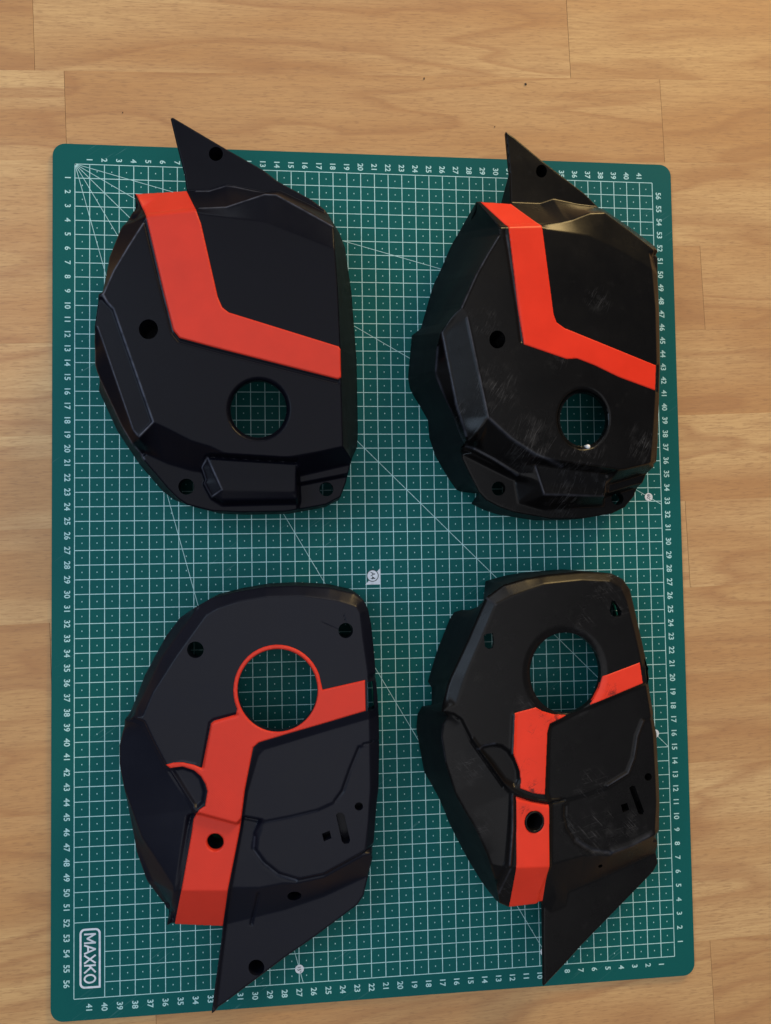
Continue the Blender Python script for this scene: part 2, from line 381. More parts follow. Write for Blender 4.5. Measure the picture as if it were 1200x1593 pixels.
def smooth_grid(Z, sigma):
    r = max(1, int(3 * sigma + .5)); k = np.exp(-0.5 * (np.arange(-r, r + 1) / sigma) ** 2); k /= k.sum()
    for ax in (0, 1):
        pad = [(r, r) if a == ax else (0, 0) for a in (0, 1)]
        Zp = np.pad(Z, pad, mode='edge'); out = np.zeros_like(Z)
        for i, w in enumerate(k):
            sl = [slice(None), slice(None)]; sl[ax] = slice(i, i + Z.shape[ax]); out += w * Zp[tuple(sl)]
        Z = out
    return Z
class Field:
    """height of a cover's face over a fine grid (cm)"""
    def __init__(s, d, h, rim):
        o = np.array([p[:2] for p in d['outline']]); s.h = h
        s.lo = o.min(0) - 4 * h; s.n = np.ceil((o.max(0) + 4 * h - s.lo) / h).astype(int) + 1
        xs = s.lo[0] + h * np.arange(s.n[0]); ys = s.lo[1] + h * np.arange(s.n[1])
        X, Y = np.meshgrid(xs, ys, indexing='ij'); s.X, s.Y = X, Y
        a, b, c = d['plane']; Z = np.zeros_like(X)
        fine = np.zeros_like(X)
        for op in d['ops']:
            if op[0] == 'step':
                do, di = sdf(X, Y, op[1]), sdf(X, Y, op[2])
                t = np.where(di >= 0, 1.0, np.where(do <= 0, 0.0, do / (do - di + 1e-9)))
                Z += op[3] * t
            elif op[0] == 'set':
                do, di = sdf(X, Y, op[1]), sdf(X, Y, op[2])
                t = np.where(di >= 0, 1.0, np.where(do <= 0, 0.0, do / (do - di + 1e-9)))
                Z = Z * (1 - t) + op[3] * t
            elif op[0] == 'pad':
                Z += op[2] * np.clip(sdf(X, Y, op[1]) / op[3], 0, 1)
            elif op[0] == 'groove':
                fine -= op[3] * np.exp(-(dist_line(X, Y, op[1]) / op[2]) ** 2)
            elif op[0] == 'bowl':
                dd = np.clip(1 + sdf(X, Y, op[1]) / op[2], 0, 1); fine -= op[3] * dd ** 2.2
        Z = smooth_grid(Z, 0.05 / h) + fine
        s.W = np.zeros_like(X)
        for pts, w, amp in d.get('wear_or_glint', []): s.W = np.maximum(s.W, amp * np.exp(-(dist_line(X, Y, pts) / w) ** 2))  # mask for painted edge highlights and real rubbed edges
        s.sd = sdf(X, Y, d['outline'])
        e = np.clip(rim - s.sd, 0, rim); Z -= (rim - np.sqrt(np.maximum(rim * rim - e * e, 0)))
        s.Z = Z + a + b * X + c * Y
    def at(s, x, y, G=None):
        u = np.clip((x - s.lo[0]) / s.h, 0, s.n[0] - 1.001); v = np.clip((y - s.lo[1]) / s.h, 0, s.n[1] - 1.001)
        i = u.astype(int); j = v.astype(int); fu = u - i; fv = v - j; Z = s.Z if G is None else G
        return Z[i, j] * (1 - fu) * (1 - fv) + Z[i + 1, j] * fu * (1 - fv) + Z[i, j + 1] * (1 - fu) * fv + Z[i + 1, j + 1] * fu * fv
def nearest_on(poly, P):
    p = np.asarray(poly, float)[:, :2]; q = np.roll(p, -1, 0)
    best = np.full(len(P), 1e18); pos = np.zeros_like(P); idx = np.zeros(len(P), int); par = np.zeros(len(P))
    for i, (a, b) in enumerate(zip(p, q)):
        e = b - a; t = np.clip(((P - a) @ e) / (e @ e + 1e-12), 0, 1); c = a + t[:, None] * e
        d = ((P - c) ** 2).sum(1); m = d < best
        best[m] = d[m]; pos[m] = c[m]; idx[m] = i; par[m] = t[m]
    return best, pos, idx, par
def relief(field, outline, holes, lift, bottoms=None, drop=0.2, rows=3, hole_specs=None, h=None, rim=0.0):
    """mesh arrays of a sheet cut to outline minus holes, lying on field + lift, with its side walls"""
    h = h or field.h
    o = np.array([p[:2] for p in outline]); lo = o.min(0) - 2 * h; n = np.ceil((o.max(0) + 2 * h - lo) / h).astype(int) + 1
    X, Y = np.meshgrid(lo[0] + h * np.arange(n[0]), lo[1] + h * np.arange(n[1]), indexing='ij')
    sd = sdf(X, Y, o)
    for hp in holes: sd = np.minimum(sd, -sdf(X, Y, hp))
    keep = sd > -0.5 * h
    q = keep[:-1, :-1] & keep[1:, :-1] & keep[1:, 1:] & keep[:-1, 1:]
    # drop quads whose centre lies outside (thin tips, notches)
    idx = np.arange(n[0] * n[1]).reshape(n)
    Q = np.stack([idx[:-1, :-1][q], idx[1:, :-1][q], idx[1:, 1:][q], idx[:-1, 1:][q]], 1)
    used, inv = np.unique(Q, return_inverse=True); Q = inv.reshape(Q.shape)
    P = np.stack([X.ravel()[used], Y.ravel()[used]], 1)
    # boundary edges, directed with the faces on their left
    E = np.concatenate([Q[:, [0, 1]], Q[:, [1, 2]], Q[:, [2, 3]], Q[:, [3, 0]]])
    key = np.minimum(E[:, 0], E[:, 1]).astype(np.int64) * (len(P) + 1) + np.maximum(E[:, 0], E[:, 1])
    u, first, cnt = np.unique(key, return_index=True, return_counts=True)
    B = E[first[cnt == 1]]
    bv = np.unique(B)
    loops = [o] + [np.asarray(hp) for hp in holes]
    best = np.full(len(bv), 1e18); pos = P[bv].copy(); which = np.zeros(len(bv), int); pi = np.zeros(len(bv), int); pt = np.zeros(len(bv))
    for k, lpv in enumerate(loops):
        d, c, i, t = nearest_on(lpv, P[bv]); m = d < best
        best[m] = d[m]; pos[m] = c[m]; which[m] = k; pi[m] = i[m]; pt[m] = t[m]
    # pin the corners of the outline
    for k, lpv in enumerate(loops):
        sel = np.where(which == k)[0]
        if len(sel) == 0: continue
        for ci in range(len(lpv)):
            a, b, c = lpv[ci - 1][:2], lpv[ci][:2], lpv[(ci + 1) % len(lpv)][:2]
            v1 = (b - a) / (np.linalg.norm(b - a) + 1e-9); v2 = (c - b) / (np.linalg.norm(c - b) + 1e-9)
            if v1 @ v2 > 0.9: continue
            j = sel[((pos[sel] - b) ** 2).sum(1).argmin()]
            if ((pos[j] - b) ** 2).sum() < (2.5 * h) ** 2: pos[j] = b; pi[j] = ci; pt[j] = 0
    P[bv] = pos
    Zv = field.at(P[:, 0], P[:, 1]) + lift
    if rim:
        e = np.clip(rim - np.maximum(sd.ravel()[used], 0), 0, rim); e[bv] = rim; Zv = Zv - (rim - np.sqrt(np.maximum(rim * rim - e * e, 0)))
    V = [np.c_[P, Zv]]; nv = len(P); F = [tuple(r) for r in Q.tolist()]
    bidx = {int(b): i for i, b in enumerate(bv)}
    # wall rings
    base = np.zeros((len(bv), 3))
    for i in range(len(bv)):
        top = V[0][bv[i]]
        if which[i] == 0:
            if bottoms is not None:
                k0 = pi[i]; k1 = (k0 + 1) % len(bottoms); base[i] = bottoms[k0] * (1 - pt[i]) + bottoms[k1] * pt[i]
                if base[i][2] > top[2] - 0.05: base[i][2] = top[2] - 0.05
            else: base[i] = (top[0], top[1], top[2] - drop)
        else:
            dep = hole_specs[which[i] - 1][0] if hole_specs else drop
            base[i] = (top[0], top[1], top[2] - dep)
    topv = V[0][bv]
    rng_rows = [r / rows for r in range(1, rows + 1)]
    for t in rng_rows: V.append(topv * (1 - t) + base * t)
    m = len(bv)
    for a, b in B.tolist():
        ia, ib = bidx[a], bidx[b]
        if bottoms is not None and which[ia] == 0 and which[ib] == 0: continue
        prev = (a, b)
        for r in range(rows):
            na, nb = nv + r * m + ia, nv + r * m + ib
            F.append((prev[1], prev[0], na, nb)); prev = (na, nb)
    V = np.concatenate(V)
    # blind holes get a floor
    if hole_specs:
        extra = []
        for k, (dep, closed) in enumerate(hole_specs):
            if not closed: continue
            sel = np.where(which == k + 1)[0]
            if len(sel) < 3: continue
            c = base[sel].mean(0); ci = len(V) + len(extra); extra.append(c)
            s_ = set(sel.tolist())
            for a, b in B.tolist():
                ia, ib = bidx[a], bidx[b]
                if ia in s_ and ib in s_: F.append((nv + (rows - 1) * m + ib, nv + (rows - 1) * m + ia, ci))
        if extra: V = np.concatenate([V, np.array(extra)])
    return V, F

COVERS = {
 'TL': dict(plane=(6.0, 0.0, 0.0),
  outline=[(7.273, 1.207, 7.273, 1.207, 3.9), (7.437, 1.257, 7.437, 1.257, 3.9), (10.86, -0.718, 10.86, -0.718, 3.9), (13.273, -2.057, 13.273, -2.057, 3.9), (14.191, -2.761, 14.191, -2.761, 3.9), (16.419, -3.947, 16.419, -3.947, 3.9), (17.261, -4.572, 17.261, -4.572, 3.8), (17.555, -4.955, 17.647, -4.343, 2.5), (17.816, -6.023, 18.396, -4.453, 0.1), (17.853, -7.615, 18.798, -5.523, 0.1), (18.018, -10.565, 19.218, -8.791, 0.1), (18.137, -14.208, 19.522, -13.676, 0.1), (18.197, -19.184, 19.547, -18.67, 0.1), (18.224, -20.604, 19.485, -19.913, 0.1), (18.835, -21.322, 18.835, -21.322, 0.05), (18.454, -22.812, 18.454, -22.812, 0.05), (18.104, -23.703, 18.104, -23.703, 0.05), (17.124, -24.203, 17.124, -24.203, 0.05), (14.558, -24.641, 14.558, -24.641, 0.05), (11.686, -24.668, 11.686, -24.668, 0.05), (9.809, -24.564, 9.809, -24.564, 0.05), (8.19, -24.134, 8.19, -24.134, 0.05), (7.626, -23.716, 6.75, -23.601, 0.1), (6.984, -23.049, 5.968, -23.013, 0.1), (5.448, -21.175, 4.366, -21.083, 0.1), (4.379, -19.238, 3.12, -18.934, 1.0), (3.035, -16.253, 2.162, -16.366, 2.0), (2.722, -15.279, 2.722, -15.279, 0.05), (2.722, -14.506, 2.722, -14.506, 0.05), (2.945, -12.94, 2.945, -12.94, 0.05), (3.231, -10.901, 3.231, -10.901, 0.05), (3.6, -8.429, 3.6, -8.429, 0.05), (4.275, -6.633, 4.275, -6.633, 0.05), (5.107, -5.065, 5.107, -5.065, 0.05), (5.051, -3.9, 5.051, -3.9, 0.05), (8.296, -3.642, 8.296, -3.642, 0.05), (8.162, -2.573, 8.162, -2.573, 3.9), (7.677, -0.579, 7.677, -0.579, 3.9)],
  ops=[
   ('step', [(6.078, -6.31), (5.96, -6.558), (5.021, -8.047), (4.127, -9.607), (3.508, -11.031), (0.787, -11.68), (0.771, -4.03), (5.222, -4.293), (5.494, -4.938), (5.806, -5.705)], [(5.232, -4.735), (5.151, -5.154), (4.275, -6.633), (3.6, -8.429), (3.087, -10.706), (0.078, -11.372), (0.058, -3.155), (4.597, -3.002)], -1.0),
   ('step', [(3.508, -11.031), (3.739, -11.671), (4.106, -12.028), (6.474, -19.071), (5.62, -20.029), (4.617, -21.219), (-0.338, -16.865), (-0.355, -11.1)], [(3.043, -12.642), (3.159, -13.084), (5.279, -19.488), (5.472, -19.648), (4.582, -20.405), (-0.768, -16.836), (-0.782, -12.697)], -0.02),
   ('pad', [(3.392, -11.315), (3.739, -11.671), (4.106, -12.028), (6.474, -19.071), (5.62, -20.029), (4.617, -21.219), (-0.338, -16.865), (-0.355, -11.379)], -0.14, 0.07),
   ('step', [(3.118, -13.081), (5.238, -19.526), (5.585, -20.006), (5.816, -20.806), (4.578, -21.599), (-0.772, -16.834), (-0.784, -13.133)], [(2.708, -14.411), (2.709, -15.634), (4.117, -18.88), (4.978, -20.504), (4.388, -21.515), (-1.434, -16.674), (-1.442, -14.454)], -0.8),
   ('step', [(6.474, -19.071), (7.328, -19.471), (8.768, -20.233), (9.943, -20.597), (10.964, -21.122), (12.346, -21.409), (14.218, -21.377), (16.553, -20.979), (18.219, -20.616), (20.924, -20.253), (20.823, -26.999), (4.993, -26.756), (4.234, -20.821), (5.543, -20.029)], [(5.584, -20.77), (7.07, -21.521), (8.604, -21.984), (10.761, -22.288), (12.689, -22.467), (15.257, -22.4), (18.535, -21.659), (21.086, -21.246), (20.994, -27.432), (4.574, -27.166), (4.783, -21.263)], -1.8),
   ('pad', [(15.253, -22.82), (18.486, -22.209), (21.079, -21.714), (21.0, -27.01), (15.211, -26.921)], -0.4, 0.15),
   ('set', [(9.109, -21.778), (9.556, -21.12), (9.88, -21.038), (15.358, -21.392), (15.453, -24.185), (10.467, -24.259), (9.783, -23.8), (9.265, -22.808), (9.387, -22.603)], [(9.285, -21.803), (9.629, -21.271), (9.951, -21.149), (15.278, -21.502), (15.336, -23.865), (10.539, -23.903), (9.857, -23.651), (9.42, -22.788), (9.541, -22.584)], -1.15),
   ('set', [(9.245, -21.803), (9.629, -21.189), (9.911, -21.108), (15.361, -21.461), (15.417, -24.032), (10.497, -24.108), (9.856, -23.733), (9.36, -22.787), (9.461, -22.583)], [(9.789, -21.305), (15.241, -21.658), (15.142, -23.388), (10.577, -23.269)], -0.85),
   ('step', [(4.954, -6.211), (6.016, -5.976), (9.07, -5.518), (9.31, -5.429), (10.994, -5.297), (13.427, -4.348), (14.16, -4.367), (16.196, -5.397), (17.833, -6.36), (19.479, -7.286), (21.323, 4.497), (4.969, 3.706)], [(4.204, -4.146), (5.095, -4.055), (8.321, -3.636), (8.692, -3.582), (9.723, -3.55), (10.844, -3.128), (11.467, -3.194), (13.344, -3.565), (14.269, -3.45), (16.203, -4.3), (18.148, -5.285), (19.592, -6.029), (21.491, 5.913), (4.215, 5.063)], -1.5),
   ('step', [(3.083, -6.554), (6.078, -6.187), (9.113, -5.774), (9.747, -5.92), (13.428, -6.314), (17.6, -7.87), (21.088, -9.254), (21.29, 4.302), (3.082, 3.422)], [(2.613, -6.031), (6.016, -5.853), (9.07, -5.394), (9.31, -5.346), (10.994, -5.255), (13.428, -4.306), (14.16, -4.325), (17.833, -6.318), (21.135, -8.09), (21.329, 4.928), (2.608, 4.006)], -0.3),
   ('groove', [(6.038, -6.515), (7.121, -11.17), (7.701, -13.471), (8.09, -13.992), (10.096, -14.538), (17.945, -16.517)], 0.1, 0.1),
   ('bowl', [(14.689, -18.25), (14.651, -18.604), (14.548, -18.943), (14.382, -19.256), (14.16, -19.53), (13.891, -19.755), (13.586, -19.921), (13.256, -20.024), (12.913, -20.058), (12.572, -20.023), (12.245, -19.92), (11.944, -19.754), (11.682, -19.53), (11.467, -19.258), (11.308, -18.947), (11.211, -18.61), (11.18, -18.259), (11.216, -17.907), (11.317, -17.569), (11.481, -17.257), (11.7, -16.982), (11.966, -16.756), (12.27, -16.587), (12.6, -16.482), (12.943, -16.445), (13.286, -16.478), (13.615, -16.579), (13.918, -16.745), (14.184, -16.969), (14.401, -17.243), (14.561, -17.556), (14.658, -17.896)], 0.32, 0.35),
   ('groove', [(3.469, -11.112), (3.739, -11.631), (4.106, -12.028), (6.474, -19.071), (5.621, -19.949)], 0.07, -0.02),
   ('groove', [(3.118, -13.121), (5.238, -19.526)], 0.07, -0.02),
   ('groove', [(5.921, -6.599), (5.021, -8.087), (4.127, -9.647), (3.508, -11.112)], 0.07, -0.02),
   ('groove', [(9.317, -5.451), (10.999, -5.319), (13.43, -4.413), (14.162, -4.432), (17.749, -6.383)], 0.07, -0.02),
   ('groove', [(8.927, -3.669), (9.749, -3.643), (10.865, -3.266), (11.486, -3.332), (13.354, -3.787)], 0.07, -0.02),
   ('groove', [(9.689, -21.247), (10.56, -23.258)], 0.07, -0.02),
  ],
  wear_or_glint=[  # crease lines that get a painted window highlight
   ([(3.469, -11.112), (3.739, -11.631), (4.106, -12.028), (6.474, -19.071), (5.621, -19.949)], 0.05, 1.0),
   ([(3.118, -13.121), (5.238, -19.526), (5.508, -19.886)], 0.035, 0.7),
   ([(5.921, -6.599), (5.021, -8.087), (4.127, -9.647), (3.508, -11.112)], 0.045, 0.9),
   ([(2.708, -14.411), (2.748, -15.715), (4.391, -19.246), (5.567, -21.196)], 0.05, 0.8),
   ([(9.313, -5.437), (10.996, -5.306), (13.428, -4.399), (14.16, -4.419), (17.75, -6.371)], 0.045, 0.7),
   ([(8.927, -3.669), (9.749, -3.643), (10.865, -3.266), (11.486, -3.332), (13.354, -3.787)], 0.045, 0.6),
   ([(9.663, -21.217), (10.571, -23.265)], 0.04, 0.9),
   ([(10.543, -23.247), (9.856, -23.692), (9.38, -22.788), (9.501, -22.584), (9.265, -21.803), (9.629, -21.189)], 0.035, 0.8),
   ([(6.963, -10.354), (7.697, -13.384)], 0.05, 0.6),
   ([(6.113, -6.3), (6.963, -10.354)], 0.05, 0.6),
  ],
  holes=[
   ([(14.68, -18.197), (14.655, -18.482), (14.587, -18.76), (14.478, -19.025), (14.33, -19.268), (14.148, -19.485), (13.935, -19.67), (13.697, -19.819), (13.439, -19.928), (13.169, -19.994), (12.893, -20.016), (12.618, -19.993), (12.35, -19.927), (12.096, -19.818), (11.862, -19.669), (11.654, -19.485), (11.477, -19.269), (11.335, -19.027), (11.231, -18.765), (11.169, -18.489), (11.149, -18.206), (11.173, -17.922), (11.239, -17.646), (11.346, -17.382), (11.491, -17.139), (11.672, -16.921), (11.883, -16.735), (12.12, -16.584), (12.376, -16.474), (12.646, -16.405), (12.923, -16.381), (13.199, -16.402), (13.469, -16.467), (13.725, -16.575), (13.961, -16.723), (14.171, -16.908), (14.351, -17.125), (14.494, -17.369), (14.598, -17.633), (14.661, -17.912)], 0.5, 0),
   ([(6.802, -13.28), (6.782, -13.442), (6.723, -13.594), (6.629, -13.725), (6.508, -13.826), (6.367, -13.89), (6.216, -13.913), (6.065, -13.893), (5.924, -13.833), (5.804, -13.735), (5.711, -13.606), (5.653, -13.457), (5.634, -13.295), (5.654, -13.133), (5.713, -12.982), (5.806, -12.851), (5.927, -12.75), (6.068, -12.685), (6.219, -12.662), (6.37, -12.681), (6.511, -12.741), (6.632, -12.839), (6.724, -12.968), (6.782, -13.118)], 2.2, 1),
   ([(8.701, -22.98), (8.683, -23.114), (8.632, -23.238), (8.551, -23.345), (8.446, -23.426), (8.323, -23.477), (8.192, -23.493), (8.062, -23.475), (7.94, -23.422), (7.836, -23.339), (7.756, -23.231), (7.706, -23.106), (7.69, -22.972), (7.707, -22.839), (7.758, -22.714), (7.839, -22.608), (7.944, -22.526), (8.066, -22.475), (8.197, -22.459), (8.328, -22.477), (8.45, -22.53), (8.554, -22.613), (8.634, -22.721), (8.684, -22.846)], 1.0, 0),
   ([(17.644, -23.189), (17.627, -23.31), (17.579, -23.422), (17.504, -23.518), (17.406, -23.591), (17.294, -23.637), (17.173, -23.652), (17.053, -23.635), (16.942, -23.587), (16.846, -23.512), (16.774, -23.415), (16.729, -23.302), (16.714, -23.181), (16.731, -23.061), (16.779, -22.948), (16.854, -22.852), (16.951, -22.779), (17.064, -22.733), (17.184, -22.718), (17.304, -22.735), (17.416, -22.782), (17.512, -22.857), (17.584, -22.954), (17.629, -23.068)], 0.8, 0),
   ([(10.65, -1.07), (10.633, -1.194), (10.587, -1.309), (10.514, -1.41), (10.418, -1.489), (10.308, -1.54), (10.19, -1.56), (10.072, -1.548), (9.962, -1.505), (9.868, -1.433), (9.796, -1.338), (9.752, -1.225), (9.737, -1.103), (9.753, -0.98), (9.799, -0.865), (9.872, -0.764), (9.967, -0.685), (10.077, -0.634), (10.196, -0.613), (10.314, -0.625), (10.424, -0.668), (10.518, -0.74), (10.59, -0.836), (10.635, -0.948)], 2.2, 1),
  ],
  stripes=[
   {'outline': [(5.073, -3.946), (8.296, -3.642), (9.139, -5.605), (9.466, -6.545), (10.472, -11.193), (10.746, -11.842), (11.141, -12.163), (18.014, -14.25), (18.134, -14.414), (18.152, -16.228), (17.947, -16.352), (10.097, -14.355), (8.091, -13.81), (7.701, -13.309), (7.161, -11.047), (6.058, -6.062)], 'holes': [], 'lift': 0.09, 'drop': 0.2},
  ]),
 'TR': dict(plane=(12.8404, -0.208, 0.0),
  outline=[(29.475, 0.745, 29.475, 0.745, 4.608), (30.078, 0.439, 30.078, 0.439, 4.483), (32.139, -0.907, 32.139, -0.907, 4.054), (35.326, -2.779, 35.326, -2.779, 3.391), (36.802, -3.965, 36.802, -3.965, 3.084), (38.567, -4.908, 38.567, -4.908, 2.617), (40.572, -6.034, 40.572, -6.034, 1.999), (40.491, -7.052, 40.491, -7.052, 0.05), (40.334, -8.563, 40.334, -8.563, 0.05), (40.362, -10.82, 40.362, -10.82, 0.05), (40.309, -14.692, 40.309, -14.692, 0.05), (40.137, -17.519, 40.137, -17.519, 0.05), (39.943, -20.239, 39.943, -20.239, 0.05), (39.798, -21.629, 39.798, -21.629, 0.05), (39.575, -22.136, 39.575, -22.136, 0.05), (39.236, -22.829, 39.236, -22.829, 0.05), (38.835, -23.762, 38.835, -23.762, 0.05), (38.089, -24.533, 38.089, -24.533, 0.05), (37.005, -24.98, 37.005, -24.98, 0.05), (34.645, -25.327, 34.645, -25.327, 0.05), (32.36, -25.315, 32.36, -25.315, 0.05), (29.679, -24.872, 29.679, -24.872, 0.05), (28.624, -24.528, 28.624, -24.528, 0.05), (27.676, -24.06, 27.676, -24.06, 0.05), (27.189, -23.553, 28.174, -23.337, 0.1), (27.068, -23.325, 27.846, -23.294, 0.1), (26.947, -23.097, 27.519, -23.25, 0.1), (26.826, -22.869, 27.191, -23.207, 0.1), (26.706, -22.642, 26.864, -23.164, 0.1), (26.585, -22.415, 26.595, -23.029, 0.1), (26.497, -22.248, 26.457, -22.833, 0.1), (26.467, -22.187, 26.408, -22.762, 0.1), (26.353, -21.957, 26.222, -22.496, 0.1), (26.24, -21.728, 26.035, -22.229, 0.1), (26.127, -21.499, 25.869, -21.95, 0.1), (26.047, -21.337, 25.757, -21.748, 0.1), (26.043, -21.269, 25.711, -21.666, 0.1), (26.029, -21.036, 25.553, -21.382, 0.1), (26.017, -20.838, 25.418, -21.139, 0.1), (26.015, -20.802, 25.395, -21.098, 0.1), (25.999, -20.549, 25.237, -20.814, 0.1), (25.983, -20.295, 25.079, -20.531, 0.1), (25.778, -19.806, 24.89, -19.912, 0.1), (25.689, -19.592, 24.807, -19.643, 0.1), (25.59, -19.311, 24.7, -19.294, 0.1), (25.414, -18.811, 24.647, -18.649, 0.1), (25.397, -18.766, 24.644, -18.59, 0.1), (25.197, -18.33, 24.61, -18.001, 0.1), (24.978, -17.851, 24.303, -17.436, 0.1), (24.851, -17.576, 24.119, -17.113, 0.1), (24.763, -17.37, 23.983, -16.875, 0.1), (24.554, -16.888, 23.649, -16.322, 0.1), (24.346, -16.407, 23.36, -15.753, 0.1), (24.268, -16.227, 23.318, -15.513, 0.1), (24.212, -15.902, 23.249, -15.113, 0.1), (24.19, -15.773, 23.221, -14.954, 0.1), (24.226, -15.388, 23.259, -14.467, 0.1), (24.274, -14.878, 23.33, -13.817, 0.1), (24.322, -14.369, 23.4, -13.166, 0.1), (24.34, -14.171, 23.428, -12.912, 0.1), (24.394, -13.903, 23.471, -12.514, 0.1), (24.48, -13.469, 23.542, -11.861, 0.1), (24.556, -13.363, 23.647, -11.778, 0.1), (24.633, -13.258, 23.753, -11.695, 0.1), (24.709, -13.153, 23.859, -11.611, 0.1), (24.785, -13.049, 23.964, -11.528, 0.1), (24.861, -12.944, 24.07, -11.444, 0.1), (24.936, -12.84, 24.176, -11.361, 0.1), (25.0, -12.752, 24.228, -11.265, 0.1), (25.014, -12.737, 24.234, -11.245, 0.1), (25.104, -12.642, 24.273, -11.117, 0.1), (25.193, -12.548, 24.311, -10.988, 0.1), (25.283, -12.453, 24.35, -10.86, 0.1), (25.372, -12.359, 24.389, -10.731, 0.1), (25.462, -12.265, 24.428, -10.603, 0.1), (25.551, -12.171, 24.466, -10.474, 0.1), (25.64, -12.077, 24.505, -10.345, 0.1), (25.864, -11.568, 24.677, -9.768, 0.1), (25.877, -11.54, 24.687, -9.735, 0.1), (26.129, -11.006, 24.869, -9.125, 0.1), (26.383, -10.47, 25.051, -8.513, 0.1), (26.637, -9.931, 25.281, -7.918, 0.1), (26.674, -9.854, 25.324, -7.836, 0.1), (26.942, -9.41, 25.575, -7.345, 0.1), (27.256, -8.89, 25.852, -6.764, 0.1), (27.572, -8.367, 26.109, -6.173, 0.1), (27.578, -8.357, 26.114, -6.162, 0.1), (27.897, -7.844, 26.367, -5.58, 0.1), (28.223, -7.32, 26.645, -5.017, 0.14), (28.356, -7.106, 26.773, -4.811, 0.187), (28.37, -6.708, 26.96, -4.509, 0.255), (28.377, -6.517, 27.049, -4.366, 0.288), (28.17, -6.109, 27.204, -4.119, 0.657), (27.875, -5.534, 27.398, -3.812, 1.242), (27.802, -5.393, 27.444, -3.739, 1.385), (27.557, -4.956, 27.586, -3.517, 1.827), (27.225, -4.374, 27.606, -3.602, 3.2), (27.5, -4.296, 27.5, -4.296, 0.05), (29.689, -4.201, 29.689, -4.201, 0.05), (29.691, -2.091, 29.691, -2.091, 4.563)],
  ops=[
   ('step', [(24.647, -6.901), (29.034, -6.399), (31.418, -6.041), (32.733, -5.76), (33.641, -5.481), (35.004, -4.838), (36.131, -4.659), (37.838, -5.616), (39.826, -6.791), (42.12, -8.011), (42.643, 6.834), (24.844, 3.592)], [(24.965, -4.528), (27.34, -4.275), (29.691, -4.113), (31.871, -3.932), (32.895, -3.492), (34.804, -3.661), (36.66, -3.616), (38.681, -4.572), (40.741, -5.736), (43.01, -6.91), (43.551, 8.446), (25.145, 5.045)], -1.5),
   ('step', [(24.588, -7.116), (28.945, -6.62), (31.312, -6.308), (31.725, -6.389), (34.834, -6.517), (37.053, -7.198), (39.473, -8.196), (41.913, -9.045), (42.465, 6.608), (24.785, 3.389)], [(24.223, -6.867), (29.036, -6.315), (31.42, -5.955), (32.735, -5.717), (33.642, -5.437), (35.005, -4.794), (36.132, -4.615), (39.828, -6.745), (42.12, -8.011), (42.659, 7.304), (24.421, 3.934)], -0.2),
   ('step', [(25.341, -12.101), (25.64, -12.077), (26.056, -12.656), (27.349, -18.952), (26.656, -21.044), (22.267, -21.143), (20.792, -12.469)], [(24.056, -13.293), (24.48, -13.469), (25.428, -17.95), (26.079, -20.111), (25.785, -21.763), (20.75, -21.85), (19.255, -13.638)], -1.0),
   ('step', [(24.48, -13.469), (25.428, -17.95), (26.079, -20.111), (25.785, -21.763), (19.142, -21.878), (19.253, -13.838)], [(24.392, -14.215), (24.187, -15.898), (24.851, -17.576), (25.983, -20.295), (25.094, -20.859), (18.803, -21.001), (18.888, -14.57)], -0.8),
   ('step', [(27.349, -18.952), (28.942, -20.294), (30.53, -21.205), (31.157, -21.525), (33.265, -21.991), (35.483, -22.212), (37.184, -22.058), (39.182, -21.591), (42.533, -20.908), (42.3, -27.338), (24.214, -27.043), (24.744, -21.087), (26.241, -20.407)], [(26.291, -20.439), (28.147, -21.321), (29.859, -22.267), (31.808, -22.628), (34.189, -23.038), (36.651, -23.017), (39.364, -22.274), (43.46, -21.392), (43.228, -27.817), (24.071, -27.455), (24.618, -21.101)], -1.6),
   ('step', [(24.63, -20.481), (26.286, -20.69), (29.854, -22.48), (31.799, -22.973), (36.184, -23.639), (38.418, -23.002), (43.435, -22.084), (43.244, -27.361), (24.078, -27.048)], [(24.752, -20.806), (26.25, -21.153), (29.959, -22.848), (32.024, -23.483), (36.481, -23.906), (38.748, -23.263), (43.834, -22.482), (43.64, -27.834), (23.759, -27.459)], -0.7),
   ('set', [(29.757, -21.961), (30.93, -21.47), (36.624, -22.078), (36.401, -24.516), (31.788, -24.729), (29.934, -24.259), (29.734, -22.941)], [(30.82, -21.849), (36.086, -22.374), (35.897, -23.813), (31.42, -23.747)], -0.95),
   ('step', [(39.46, -7.036), (39.577, -8.097), (39.785, -11.022), (39.755, -14.975), (39.444, -18.254), (39.028, -21.725), (42.493, -22.023), (43.049, -6.662)], [(39.981, -6.787), (40.334, -8.563), (40.362, -10.82), (40.335, -14.691), (40.137, -17.519), (39.943, -20.239), (39.641, -21.663), (43.319, -21.962), (43.892, -6.38)], -0.5),
   ('groove', [(28.805, -6.888), (29.541, -11.845), (29.761, -13.918)], 0.1, 0.07),
   ('groove', [(25.955, -20.643), (27.942, -21.567), (29.787, -22.642)], 0.1, 0.12),
   ('bowl', [(35.779, -18.736), (35.734, -19.097), (35.625, -19.447), (35.456, -19.771), (35.233, -20.056), (34.965, -20.292), (34.664, -20.469), (34.34, -20.581), (34.007, -20.624), (33.677, -20.597), (33.363, -20.501), (33.077, -20.341), (32.829, -20.122), (32.628, -19.853), (32.482, -19.545), (32.396, -19.208), (32.373, -18.856), (32.415, -18.501), (32.519, -18.157), (32.682, -17.837), (32.898, -17.552), (33.159, -17.314), (33.455, -17.132), (33.776, -17.013), (34.109, -16.963), (34.442, -16.982), (34.761, -17.072), (35.054, -17.229), (35.309, -17.448), (35.516, -17.719), (35.667, -18.032), (35.756, -18.376)], 0.35, 0.4),
   ('groove', [(26.055, -12.697), (27.349, -18.952)], 0.07, -0.02),
